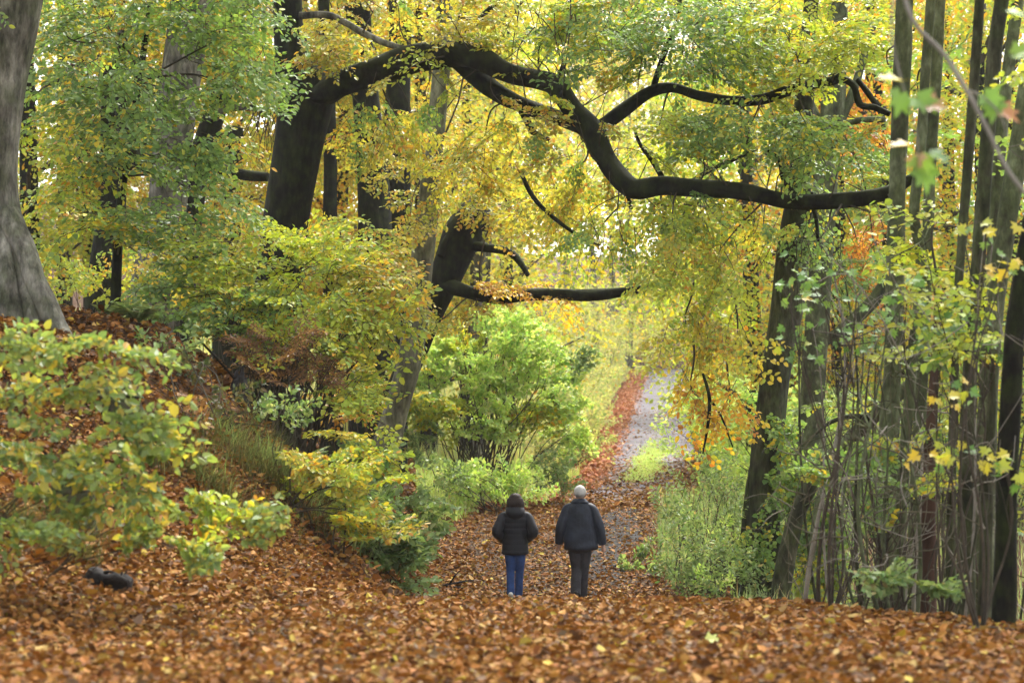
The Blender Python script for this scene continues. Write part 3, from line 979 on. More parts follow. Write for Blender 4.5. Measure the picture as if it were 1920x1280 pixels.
u2 = thing('young_beech', 'dense yellow green young beech thicket covering the bank below the arching beech', 'tree', base_px(560, 29.5))
B2 = base_px(560, 29.5)
fu2 = Foliage()
for px, py, rx, ry, d, rd, de, pal in (
        (560, 470, 140, 50, 29, 1.2, 1.9, 'lime'), (400, 500, 120, 60, 28.5, 1.2, 1.9, 'lime'), (690, 540, 110, 60, 29.5, 1.2, 2.0, 'yellow'),
        (520, 560, 130, 55, 28.5, 1.2, 2.1, 'lime'), (640, 620, 120, 60, 29, 1.2, 2.2, 'lime'), (330, 470, 80, 60, 28.2, 1.0, 1.4, 'green'),
        (720, 620, 60, 45, 29.8, .8, 1.6, 'lime'), (470, 610, 90, 40, 28, 0.9, 1.3, 'green'), (655, 700, 60, 45, 29.2, 0.8, 1.6, 'lime'),
        (610, 530, 60, 50, 30, 1.0, 1.6, 'lime'), (720, 460, 60, 50, 30.5, 1.0, 1.3, 'yellow'), (640, 740, 70, 40, 28, .6, 1.4, 'lime'), (560, 640, 90, 40, 27.6, .6, 1.3, 'lime'), (430, 570, 110, 50, 28, .8, 1.4, 'green'), (620, 810, 60, 30, 27, .5, 1.2, 'yellow'), (710, 560, 50, 60, 31, .7, 1.2, 'lime'), (300, 550, 70, 40, 27.8, 0.8, 1.1, 'green'), (640, 430, 60, 35, 30, 0.8, 1.2, 'lime')):
    cluster(fu2, px, py, rx, ry, d, rd, dens=de, pal=pal, src=B2 + [rng.uniform(-.3, .3), rng.uniform(-.3, .3), 0], droop=0.25, br=0.028)
fu2.finish(u2, single=300, pal='lime')

# russet low branch by the leaning beech
u3 = thing('young_beech', 'small orange brown leaved beech sapling in front of the leaning grey trunk foot', 'tree', base_px(700, 34))
fu3 = Foliage()
for px, py, rx, ry, de, pal in ((655, 790, 40, 40, 1.6, 'orange'), (640, 740, 40, 30, 1.4, 'orange'), (670, 720, 30, 26, 1.0, 'lime')):
    cluster(fu3, px, py, rx, ry, 33.6, 0.6, dens=de, pal=pal, src=base_px(700, 34))
fu3.finish(u3)

# ---- right hand side
K = trunk_tree('leaning_tree', 'dark leaning twin stemmed tree right of the path with ivy at its foot', None,
               [(1530, -100, 26), (1516, 60, 30), (1508, 200, 36), (1498, 330, 44), (1492, 430, 58), (1480, 540, 62), (1463, 650, 58), (1448, 760, 56), (1434, 880, 58), (1436, 1000, 62), (1448, 1110, 70)],
               32.6, M_BARK_OLIVE, sides=18, lump=0.1)
limb(K, [(1446, 770, 26), (1428, 850, 32), (1414, 930, 36), (1404, 1020, 38), (1396, 1150, 46)], 32.7, 32.8, M_BARK_OLIVE, sides=14, name='second_trunk')
limb(K, [(1500, 440, 20), (1515, 400, 14), (1520, 360, 10)], 32.5, 32.4, M_BARK_DARK)
fk = Foliage()
for px, py, rx, ry, d, rd, de, pal in ((1490, 150, 60, 90, 31.8, .8, 1.2, 'lime'), (1490, 270, 60, 60, 31.8, .5, .9, 'green'), (1430, 440, 40, 50, 32.0, 0.5, .5, 'lime'), (1530, 440, 50, 60, 32.0, 0.5, .8, 'green')):
    cluster(fk, px, py, rx, ry, d, rd, dens=de, pal=pal, src=P(1505, 200, 32.6))
fk.finish(K)

STAND = [
    ('straight grey green trunk, tallest at the left of the right hand stand', [(1698, -100, 38), (1694, 60, 37), (1688, 200, 37), (1682, 360, 37), (1678, 520, 38), (1675, 660, 39), (1667, 800, 42), (1662, 960, 44), (1660, 1110, 48)], 22, M_BARK_GREEN),
    ('slim wavy trunk with an S bend beside the straight grey green one', [(1752, -100, 20), (1738, 100, 21), (1726, 280, 22), (1714, 400, 23), (1726, 470, 25), (1726, 540, 24), (1712, 660, 23), (1700, 800, 24), (1690, 960, 26), (1686, 1110, 28)], 21, M_BARK_GREEN),
    ('slim lighter trunk rising close behind the S bent one', [(1766, -100, 22), (1757, 120, 24), (1745, 300, 24), (1738, 480, 24), (1732, 640, 26), (1724, 800, 28), (1718, 960, 34), (1716, 1110, 38)], 23, M_BARK_GREEN),
    ('thin dark stem in the gap between the paired slim trunks and the thick ones', [(1842, -100, 20), (1832, 80, 22), (1820, 240, 22), (1806, 420, 20), (1796, 560, 18), (1788, 760, 18), (1784, 930, 20), (1782, 1110, 22)], 20, M_BARK_OLIVE),
    ('leaning olive trunk with a reddish brown foot in the right hand stand', [(1892, -100, 30), (1866, 90, 31), (1850, 280, 31), (1836, 470, 31), (1822, 640, 31), (1814, 820, 35), (1812, 980, 38), (1810, 1160, 42)], 19, M_BARK_OLIVE),
    ('stout grey green trunk leaning in from the right edge', [(1950, 60, 40), (1924, 190, 41), (1900, 340, 43), (1878, 480, 43), (1862, 600, 42), (1852, 760, 42), (1846, 930, 44), (1842, 1120, 48)], 21.5, M_BARK_GREEN),
    ('darkest trunk nearest the camera at the lower right edge', [(1956, 300, 36), (1930, 440, 40), (1910, 560, 42), (1898, 700, 44), (1890, 850, 46), (1886, 1000, 48), (1882, 1185, 54)], 16.8, M_BARK_DARK),
    ('pale slanting trunk far back between the leaning olive and the stout trunk', [(1925, -100, 24), (1900, 60, 26), (1880, 220, 27), (1868, 380, 28), (1860, 540, 28), (1856, 760, 30), (1854, 1000, 34)], 25, M_BARK_GREEN),
    ('short reddish brown trunk foot between the slim trunks and the leaning olive', [(1760, 560, 16), (1752, 700, 20), (1745, 820, 26), (1742, 950, 30), (1740, 1110, 34)], 20.5, M_BARK_RED),
    ('short olive brown trunk low beside the darkest trunk at the edge', [(1862, 700, 14), (1856, 820, 22), (1850, 950, 26), (1846, 1160, 32)], 18.2, M_BARK_OLIVE),
]
for i, (lab, pth, d, mt) in enumerate(STAND):
    pth = [(a, b_, w * .88) for a, b_, w in pth]
    tt = trunk_tree('slim_tree', lab, 'slim trunks of the stand on the right', pth, d, mt, sides=14, lump=0.09)
    ff = Foliage()
    top = pth[0]
    for k in range(2):
        cluster(ff, top[0] + rng.uniform(-90, 60), top[1] - 60 - 80 * k, 110, 50, d, 1.4, dens=1.0, pal='lime', src=P(top[0], top[1], d))
    if i in (0, 4, 5):
        for q in ((1500, -1400, 800, 320, 20, 4.5), (2300, -1500, 800, 400, 18, 5), (1500, -3000, 1500, 500, 12, 5))[i % 3:i % 3 + 1]:  # unseen overhead crown masses, added to dim the forest floor in front
            cluster(ff, *q, dens=0.22, pal='lime', src=P(top[0], top[1] - 100, d), size=1.8, leaf=2.6, links=0.05)
    if i in (0, 2, 5, 7):
        cluster(ff, pth[1][0] - 30, 120 + 40 * i, 70, 60, d + 1.5, 1.0, dens=0.6, pal='green', src=P(pth[1][0], pth[1][1], d))
    ff.finish(tt)

m1 = trunk_tree('fork_tree', 'grey green forked tree behind the leaning twin stem, seen under the arm', None,
                [(1572, -20, 34), (1566, 120, 42), (1560, 220, 46), (1548, 340, 44), (1540, 480, 44), (1530, 640, 46), (1520, 800, 50), (1512, 960, 56)], 37, M_BARK_GREEN, sides=14)
limb(m1, [(1552, 250, 24), (1525, 215, 20), (1512, 160, 18), (1508, 60, 14)], 37, 37.4, M_BARK_GREEN)
limb(m1, [(1560, 250, 16), (1600, 228, 13), (1660, 224, 10)], 37, 36.4, M_BARK_GREEN)
limb(m1, [(1566, 245, 22), (1590, 195, 18), (1610, 140, 15), (1640, 40, 12)], 37, 37.2, M_BARK_GREEN)
limb(m1, [(1545, 640, 20), (1590, 610, 24), (1640, 560, 26), (1690, 480, 22)], 37, 37.5, M_BARK_OLIVE)
fm = Foliage()
for px, py, rx, ry, de, pal in ((1560, 60, 130, 100, 1.2, 'lime'), (1600, 320, 90, 90, 0.9, 'green'), (1570, 520, 110, 90, 0.9, 'green'), (1440, 130, 80, 70, 0.8, 'yellow'), (1640, 480, 60, 80, 0.9, 'russet'), (1600, 220, 70, 70, 0.9, 'russet')):
    cluster(fm, px, py, rx, ry, 39, 1.6, dens=de, pal=pal, src=P(1560, 220, 37))
fm.finish(m1)

m2 = trunk_tree('fallen_tree', 'slanting mossy tree leaning low through the thicket behind the twin stem', None,
                [(1740, 690, 18), (1690, 735, 24), (1640, 780, 26), (1590, 826, 27), (1540, 880, 28), (1500, 950, 30), (1478, 1030, 34)], 25.5, M_BARK_OLIVE, sides=12)
limb(m2, [(1600, 815, 16), (1570, 840, 14), (1545, 900, 14), (1530, 970, 15), (1520, 1050, 15)], 25.4, 25.2, M_BARK_GREEN)
limb(m2, [(1640, 785, 12), (1600, 780, 10), (1560, 790, 8), (1530, 812, 6)], 25.4, 25.0, M_BARK_DARK)
fm2 = Foliage()
cluster(fm2, 1640, 760, 60, 30, 25.3, 0.6, dens=0.7, pal='green', src=P(1640, 785, 25.4))
fm2.finish(m2)

# thin saplings and bare wands in the right hand thicket
for k in range(22):
    px = rng.uniform(1470, 1910)
    d = rng.uniform(17.5, 24)
    top = rng.uniform(380, 820)
    lean = rng.uniform(-50, 60)
    w = rng.uniform(4, 10)
    mt = [M_TWIG_PALE, M_BARK_GREEN, M_TWIG, M_BARK_OLIVE][k % 4]
    b = base_px(px, d)
    t = thing('sapling', ['pale', 'green', 'brown', 'olive'][k % 4] + (' thin' if w > 7 else ' hair thin') + ' bare sapling' + (' leaning right' if lean > 18 else ' leaning left' if lean < -18 else ' upright') + ' near the foot of ' + mark(px), 'sapling', b, 'thin saplings in the right hand thicket')
    tp = P(px + lean, top, d + rng.uniform(-.5, .5))
    mb = MB()
    r = w * d / F * 0.5
    c = curve_to(b - [0, 0, 0.1], tp, 0, 0.035, 7)
    tube(mb, c, np.linspace(r, r * 0.35, 7), sides=6, sub=3)
    mb.build('stem', mt, t, smooth=True)
    tw = MB()
    for j in range(int(rng.integers(5, 10))):
        q = c[int(rng.integers(2, 7))]
        e = q + np.array([rng.uniform(-.6, .6), rng.uniform(-.4, .4), rng.uniform(-0.1, .6)])
        tube(tw, curve_to(q, e, rng.uniform(-.1, .15), 0.12, 6), np.linspace(r * 0.4, 0.0025, 6), sides=4, caps=False)
    tw.build('twigs', mt, t, kind='stuff')

# dangling bare twigs: thicket brushwood
bw = thing('brushwood', 'tangle of fine bare twigs and wiry stems at the foot of the right hand trunks', 'brushwood', base_px(1720, 19.5))
mb = MB()
for k in range(150):
    px, py = rng.uniform(1470, 1925), rng.uniform(800, 1150)
    d = rng.uniform(17.5, 23)
    a = P(px, py, d)
    if a[2] < gz(a[0], a[1]):
        continue
    e = a + np.array([rng.normal(0, .45), rng.normal(0, .3), rng.normal(0.15, .4)])
    tube(mb, curve_to(a, e, rng.uniform(-.25, .25), 0.15, 7), np.linspace(0.007, 0.003, 7) * rng.uniform(0.6, 1.3), sides=4, caps=False)
mb.build('bare_twigs', M_TWIG_MID, bw, kind='stuff')
mb = MB()
for k in range(110):
    px, py = rng.uniform(1560, 1925), rng.uniform(560, 1100)
    d = rng.uniform(16, 21)
    a = P(px, py, d)
    e = a + np.array([rng.normal(0, .4), rng.normal(0, .3), rng.normal(0.2, .5)])
    tube(mb, curve_to(a, e, rng.uniform(-.25, .25), 0.18, 8), np.linspace(0.0045, 0.002, 8) * rng.uniform(0.6, 1.3), sides=4, caps=False)
mb.build('pale_twigs', M_TWIG_PALE, bw, kind='stuff')

# ---- maple leaves
ML = []
_a = [(0, 0.0), (14, 0.30), (28, 0.42), (40, 0.30), (47, 0.40), (62, 0.74), (66, 0.62), (76, 0.56), (82, 0.68), (90, 1.0)]


def maple_outline():
    pts = []
    for ang, r in ((-90, 0.05), (-62, 0.30), (-40, 0.42), (-30, 0.34), (-14, 0.44), (8, 0.80), (16, 0.66), (30, 0.50), (42, 0.56), (52, 0.86), (60, 0.72), (70, 0.54), (78, 0.70), (90, 1.0)):
        pts.append((r * math.cos(math.radians(ang)), r * math.sin(math.radians(ang))))
    L = [(-x, y) for x, y in reversed(pts[1:-1])]
    return np.array(pts + L)


MO = maple_outline()


def maple_mesh(tint):
    mb = MB()
    v = np.c_[MO[:, 1], MO[:, 0], 0.22 * np.abs(MO[:, 0]) ** 1.3 - 0.12 * MO[:, 1] ** 2]
    v = np.vstack([v, [0.12, 0, -0.02]])
    n = len(MO)
    i = np.arange(n)
    mb.add(v, np.stack([i, (i + 1) % n, np.full(n, n)], 1), np.repeat(tint[None], n, 0))
    tube(mb, [[0, 0, 0], [-0.3, 0.02, 0.02], [-0.6, 0.0, 0.1]], [0.012, 0.01, 0.01], sides=3, caps=False, tint=np.tile(tint * 0.8, (6, 1)))
    return mb.mesh('leaf', M_LEAF)


MAPLE = {'green': [maple_mesh(np.array(c)) for c in ((.12, .24, .05), (.16, .29, .06), (.10, .20, .05), (.20, .32, .06))],
         'yellow': [maple_mesh(np.array(c)) for c in ((.55, .40, .03), (.50, .44, .05), (.36, .40, .05))],
         'rust': [maple_mesh(np.array(c)) for c in ((.42, .20, .10), (.38, .24, .14))]}


def maple_leaf(parent, p, size, kind, dirv=None, nrm=None):
    ms = MAPLE[kind]
    o = bpy.data.objects.new('leaf', ms[int(rng.integers(len(ms)))])
    C.objects.link(o)
    o.parent = parent
    d = np.array(dirv if dirv is not None else [rng.uniform(-1, 1), rng.uniform(-.6, .2), rng.uniform(-.9, .15)])[None]
    n = np.array(nrm if nrm is not None else [rng.normal(0, .4), -0.6 + rng.normal(0, .35), 0.8])[None]
    d, n = orthon(d, n)
    d, n = d[0], n[0]
    s = np.cross(n, d)
    q = p - np.array(parent['_o'])
    o.matrix_basis = Matrix(((d[0] * size, s[0] * size, n[0] * size, q[0]), (d[1] * size, s[1] * size, n[1] * size, q[1]), (d[2] * size, s[2] * size, n[2] * size, q[2]), (0, 0, 0, 1)))


mp = thing('maple_branch', 'bare grey branch with large blurred maple leaves hanging close at upper right', 'branch', P(1690, -60, 9.5))
mb = MB()
pts, rad = pxpath([(1680, -60, 9), (1712, 40, 9), (1768, 100, 9), (1812, 170, 9), (1850, 240, 8), (1890, 320, 8), (1945, 390, 8)], 9.6, 9.2)
tube(mb, pts, rad, sides=7, sub=4, lump=0.05)
pts2, rad2 = pxpath([(1680, -60, 5), (1672, 60, 4), (1690, 150, 4), (1716, 240, 3), (1722, 300, 2.5)], 9.6, 9.4)
tube(mb, pts2, rad2, sides=5, sub=4)
pts3, rad3 = pxpath([(1812, 170, 4), (1840, 180, 4), (1875, 215, 3), (1890, 260, 2)], 9.45, 9.3)
tube(mb, pts3, rad3, sides=5, sub=3)
mb.build('stem', M_TWIG_PALE, mp, smooth=True)
for px, py, sz, k, dv in ((1680, 150, .11, 'yellow', (-.9, -.2, .1)), (1688, 180, .12, 'green', (-.2, -.3, -.9)), (1722, 185, .12, 'green', (.7, -.3, -.6)), (1742, 195, .10, 'rust', (.9, -.2, -.2)),
                          (1700, 272, .10, 'yellow', (-1, -.2, 0)), (1726, 300, .11, 'green', (.3, -.3, -.9)), (1752, 290, .11, 'green', (.9, -.2, -.5)), (1730, 322, .12, 'green', (.2, -.3, -1)), (1722, 296, .09, 'rust', (-.3, -.2, -.9)),
                          (1850, 180, .11, 'green', (.6, -.2, -.6)), (1878, 206, .11, 'rust', (.9, -.2, -.6)), (1868, 200, .10, 'green', (-.3, -.3, -.7)), (1905, 100, .10, 'green', (.6, -.2, .2)), (1895, 24, .09, 'green', (.6, -.2, -.2))):
    maple_leaf(mp, P(px, py, 9.4), sz, k, dv)

SAP = [('maple sapling with broad green leaves in front of the leaning twin stem', 1560, 19.0, [(1540, 540, 70, 50), (1590, 640, 90, 50), (1500, 640, 50, 40), (1640, 610, 60, 50), (1490, 520, 40, 60)], 95, 'green'),
       ('maple sapling with bright green leaves among the slim trunks', 1770, 18.0, [(1740, 620, 70, 40), (1800, 600, 60, 50), (1760, 680, 60, 30), (1700, 560, 40, 40), (1850, 640, 50, 40)], 90, 'green'),
       ('maple sapling with yellowing leaves near the lower right edge', 1840, 15.5, [(1850, 420, 60, 40), (1890, 500, 40, 50), (1790, 740, 50, 40), (1830, 860, 60, 40), (1890, 880, 30, 40), (1760, 860, 60, 40)], 60, 'mix')]
for lab, bx, d, cl, n, kind in SAP:
    b = base_px(bx, d)
    t = thing('maple_sapling', lab, 'sapling', b, 'maple saplings on the right')
    mb = MB()
    for (px, py, rx, ry) in cl:
        c = P(px, py, d)
        br = curve_to(b - [0, 0, .05], c, 0, 0.05, 7)
        tube(mb, br, np.linspace(0.014, 0.005, 7), sides=5, sub=3)
        for j in range(n // len(cl)):
            q = c + in_ball(1)[0] * [rx * d / F, 0.5, ry * d / F]
            tube(mb, curve_to(br[int(rng.integers(4, 7))], q, 0.05, 0.06, 4), [0.004, 0.003, 0.0025, 0.002], sides=3, caps=False)
            kk = 'green' if kind == 'green' and rng.random() < 0.93 else ('yellow' if rng.random() < 0.6 else 'green')
            maple_leaf(t, q, rng.uniform(.055, .10), kk)
    mb.build('stem', M_TWIG, t, smooth=True)

# ---- ivy at the foot of the twin stem
iv = thing('ivy', 'ivy with heart shaped green and yellowing leaves climbing at the twin stem foot', 'ivy', base_px(1500, 32.2))
fi = Foliage()
for px, py, rx, ry, de in ((1500, 920, 40, 90, 1.8), (1540, 1000, 40, 90, 2.2), (1515, 1080, 50, 50, 2.0), (1410, 1020, 20, 60, 1.0), (1480, 830, 30, 50, 1.0)):
    cluster(fi, px, py, rx, ry, 32.1, 0.3, dens=de * 1.6, pal='lime' if px % 2 else 'green', src=base_px(1500, 32.2), temps=SPRIGS, size=0.7, leaf=0.85, droop=0.9, br=0.01)
fi.finish(iv, width=0.85, single=150, pal='green')

# ================================================================== SHRUBS
def shrub(name, label, bx, d, cl, pal, group=None, temps=None, stems=10, size=0.8, leaf=1.0, single=0, twig=None, upright=0.5, cat='shrub', width=0.6, sr=0.012, links=0.5, airy=0.6, flat=.4, wiggle=.3):
    b = base_px(bx, d)
    t = thing(name, label, cat, b, group)
    f = Foliage()
    st = MB()
    ctr = []
    for c in cl:
        px, py, rx, ry, dd, rd, de = c[:7]
        pl = c[7] if len(c) > 7 else pal
        src = b + np.array([rng.normal(0, .25), rng.normal(0, .2), 0])
        src[2] = gz(src[0], src[1])
        cluster(f, px, py, rx, ry, dd, rd, dens=de * airy, pal=pl, src=src, size=size, leaf=leaf, temps=temps, droop=0.1, upright=upright, br=sr, links=links, flat=flat, wiggle=wiggle)
        ctr.append((P(px, py, dd), np.array([rx * dd / F, rd, ry * dd / F])))
    for k in range(stems):
        c, ax = ctr[int(rng.integers(len(ctr)))]
        src = b + np.array([rng.normal(0, .3), rng.normal(0, .25), 0])
        src[2] = gz(src[0], src[1]) - 0.05
        tube(st, curve_to(src, c + in_ball(1)[0] * ax * 0.9, 0.05, 0.05, 6), np.linspace(sr, sr * 0.3, 6), sides=5, sub=2, caps=False)
    if st.n:
        st.build('stems', twig or M_TWIG, t, kind='stuff')
    f.finish(t, single=single, pal=pal, twig=twig, width=width)
    return t


shrub('beech_bush', 'out of focus green and yellow beech bush nearest the camera at the left edge', -170, 15.4,
      [(50, 640, 90, 55, 15.5, .7, 1.5, 'palegreen'), (160, 660, 80, 50, 15.3, .6, 1.0, 'palegreen'), (60, 730, 110, 60, 15.4, .7, 1.3), (170, 770, 110, 60, 15.2, .7, 1.1), (60, 860, 120, 60, 15.3, .7, 1.4),
       (270, 800, 80, 30, 15.2, .5, .8), (190, 880, 110, 50, 15.2, .7, 1.0), (50, 960, 90, 60, 15.0, .6, 1.1), (-60, 800, 80, 150, 15.4, .8, 1.2), (120, 960, 70, 50, 15.1, .5, .7), (20, 1010, 50, 30, 15.0, .5, .8), (250, 700, 60, 40, 15.6, .5, .35), (290, 860, 60, 40, 15.4, .5, .4), (230, 950, 60, 30, 15.3, .5, .35)],
      'palegreen', single=300, size=0.6, leaf=.86, stems=0, upright=-.15, links=.25, sr=.008, airy=.5, flat=.7, wiggle=.6)
shrub('low_spray', 'low trailing green spray over the brown leaves beyond the bush at left', 60, 16.2,
      [(260, 1015, 60, 22, 15.6, .4, 1.2), (340, 1035, 60, 22, 15.5, .4, 1.2), (400, 960, 60, 30, 16.5, .4, 1.0, 'lime'), (470, 980, 40, 26, 16.6, .3, 1.0), (330, 930, 60, 20, 16.4, .3, 0.6)],
      'palegreen', single=120, size=0.4, leaf=.8, stems=0, upright=0.0, sr=.006, links=.2, airy=.9, flat=.6, wiggle=.5)
shrub('yellow_bush', 'small yellow leaved beech bush on the lower bank', 585, 24,
      [(600, 880, 70, 50, 24, .6, 1.3), (550, 920, 60, 40, 24, .5, 1.0, 'lime'), (670, 900, 70, 60, 24.3, .6, 1.3, 'lime'), (650, 970, 80, 40, 24, .5, 1.3, 'lime'), (540, 850, 40, 40, 24.1, .4, .6), (700, 980, 60, 40, 24, .4, 1.2, 'yellow')],
      'yellow', single=150, size=0.55, leaf=.85, stems=8, upright=0.2)
shrub('green_bush', 'grey green leafy bush spilling onto the path edge left of the walkers', 720, 26.5,
      [(720, 950, 70, 50, 26.5, .6, 2.0), (760, 1010, 60, 50, 26.5, .5, 2.0), (700, 1020, 70, 50, 26, .5, 1.8), (790, 950, 50, 40, 27, .5, 1.6), (770, 1070, 50, 30, 26, .4, 1.5), (690, 880, 60, 40, 27, .5, 1.6, 'lime'), (720, 900, 50, 30, 27.5, .5, 1.2, 'lime'), (640, 850, 60, 30, 27, .5, 1.2)],
      'herb', single=150, size=0.6, stems=12, upright=0.3)
shrub('hazel_bush', 'large bright fresh green bush with many fine stems beside the path bend', 900, 47,
      [(940, 640, 70, 40, 47, 1.2, 2.2), (860, 680, 70, 40, 46.5, 1.2, 2.1), (1000, 680, 70, 40, 47, 1.2, 2.2), (930, 725, 80, 40, 46.5, 1.2, 1.8), (1055, 745, 50, 50, 47.5, 1.0, 1.8), (1010, 740, 60, 40, 46.4, 1.0, 1.6), (830, 770, 60, 50, 46, 1.0, 1.8, 'lime'), (790, 710, 50, 60, 46, 1.0, 1.8), (985, 612, 60, 26, 47, .8, 1.6), (1080, 690, 40, 40, 47.5, .8, 1.0, 'herb'),
       (1010, 785, 70, 40, 47, 1.0, 1.3, 'lime'), (900, 790, 80, 40, 46.3, 1.0, 1.9), (795, 830, 40, 40, 45.5, .8, 1.4, 'herb'), (1065, 815, 45, 50, 47.5, .8, 1.6), (910, 600, 40, 22, 47, .6, 1.5), (870, 640, 40, 26, 46.5, .6, 1.2, 'lime')],
      'fresh', stems=60, size=0.7, leaf=1.25, sr=0.018, upright=0.4, airy=.46, wiggle=.5, flat=.6)
shrub('low_bush', 'low bright green undergrowth at the foot of the large green bush', 940, 44,
      [(900, 900, 70, 35, 44, .8, 2.2), (980, 905, 70, 32, 44.5, .8, 2.2), (1045, 890, 50, 40, 46, .8, 2.2, 'herb'), (870, 940, 40, 18, 43.5, .6, 1.6), (960, 935, 60, 14, 44, .5, 1.8), (840, 890, 40, 40, 43, .7, 1.6, 'herb')],
      'fresh', stems=20, size=0.6, leaf=0.95, temps=SPRIGS)
shrub('verge_bush', 'shaggy grey green willowherb clump on the right verge beside the walkers', 1330, 33,
      [(1330, 910, 60, 50, 34, .7, 2.2), (1290, 960, 50, 40, 33, .6, 2.2), (1370, 960, 45, 60, 33, .6, 2.2), (1310, 1020, 70, 40, 31.5, .6, 2.2), (1260, 1060, 50, 30, 31, .5, 2.0), (1350, 1060, 60, 40, 31, .5, 2.2), (1300, 1095, 70, 25, 30.8, .5, 2.0), (1390, 1090, 60, 40, 31.5, .6, 2.0), (1380, 1030, 50, 40, 32.5, .5, 1.8, 'fresh'), (1340, 1110, 60, 20, 30.6, .4, 1.8, 'fresh')],
      'herb', stems=60, size=0.6, leaf=0.8, temps=SPRIGS, upright=1.1, width=0.4)
shrub('verge_plant', 'leafy weed clump at the path edge just right of the man', 1195, 36.5,
      [(1195, 1036, 14, 16, 36.5, .2, 1.6), (1182, 1062, 14, 10, 36, .2, 1.4), (1222, 1072, 14, 12, 35, .2, 1.6)], 'herb', stems=0, size=0.35, leaf=1.0, temps=SPRIGS, upright=0.8)
shrub('bramble', 'arching bramble with yellow green leaves under the right hand trunks', 1650, 20.5,
      [(1640, 900, 60, 40, 20.5, .5, 1.1), (1690, 830, 50, 40, 20.5, .5, 0.8, 'lime'), (1600, 960, 50, 40, 20.8, .4, 0.9), (1740, 900, 40, 40, 20, .4, 0.7, 'lime'), (1560, 880, 40, 40, 21, .4, .8)],
      'green', stems=16, size=0.6, leaf=0.9, single=80)
shrub('bramble', 'low bramble spray with pale leaves on the ground near the lower right trunk feet', 1690, 17.5,
      [(1690, 1085, 50, 14, 17.5, .3, 1.4), (1640, 1075, 30, 12, 17.6, .3, 1.2), (1740, 1105, 30, 14, 17.4, .3, 1.0)], 'herb', stems=0, size=0.4, leaf=.8, single=60, airy=.35, upright=.1)
shrub('fern_scrub', 'dark green feathery scrub behind the slanting mossy tree', 1650, 27,
      [(1600, 880, 70, 60, 27, .8, 1.5), (1690, 880, 70, 70, 27, .8, 1.0, 'herb'), (1780, 860, 70, 80, 26, .8, 1.2), (1560, 760, 50, 50, 28, .8, 1.2, 'herb'), (1720, 980, 80, 60, 25, .6, 1.4), (1850, 940, 70, 80, 24, .6, 1.2)],
      'dark', stems=14, size=0.8, leaf=0.9, airy=.3)
shrub('brown_bracken', 'withered brown bracken heap on the bank under the young beech thicket', 520, 27,
      [(520, 680, 70, 45, 27, .5, 2.4), (600, 690, 60, 35, 27.5, .5, 1.8), (460, 640, 50, 35, 27, .4, 1.5), (560, 640, 60, 25, 27.2, .4, 1.4)], 'brown', stems=30, size=0.5, leaf=0.7, width=0.3, upright=0.1)

for px, d, cl, pal, lab in ((150, 36, [(120, 520, 70, 45, 36, 1, 1.6), (200, 540, 60, 40, 36, 1, 1.6), (60, 500, 60, 50, 37, 1, 1.4)], 'lime', 'yellow green beech scrub on the slope between edge beech and pale beech'),
                            (330, 37, [(300, 530, 70, 40, 37, 1, 1.5), (380, 540, 70, 40, 37, 1, 1.6), (340, 470, 60, 40, 38, 1, 1.2)], 'yellow', 'golden beech scrub around the foot of the pale beech'),
                            (450, 40, [(430, 470, 70, 60, 40, 1, 1.4), (480, 540, 60, 50, 40, 1, 1.6), (400, 400, 50, 40, 41, 1, 1.0)], 'yellow', 'golden scrub between the pale beech and the arching beech'),
                            (650, 42, [(640, 480, 60, 70, 42, 1, 1.3), (680, 600, 60, 70, 42, 1, 1.4), (640, 700, 60, 50, 41, 1, 1.3), (740, 700, 50, 50, 42, 1, 1.2)], 'yellow', 'golden scrub in the gap right of the arching beech')):
    shrub('beech_scrub', lab, px, d, cl, pal, 'beech scrub on the slope', size=.9, stems=6)

shrub('bank_herbs', 'low muted green herbs and bramble breaking up the leaf litter on the bank', 400, 24.5,
      [(300, 640, 60, 40, 25.5, .6, 1.2, 'herb'), (380, 680, 60, 40, 25.2, .6, 1.1, 'bankgrass'), (430, 760, 50, 40, 24.6, .5, 1.2, 'bankgrass'), (500, 800, 50, 40, 24.6, .5, 1.3, 'herb'), (350, 780, 50, 30, 23.4, .5, .7, 'brown'), (260, 600, 60, 40, 26.5, .6, 1.3), (560, 770, 50, 40, 25.2, .5, 1.2)],
      'herb', stems=10, size=.45, leaf=.75, temps=SPRIGS, airy=.33, upright=.5, cat='herbs')

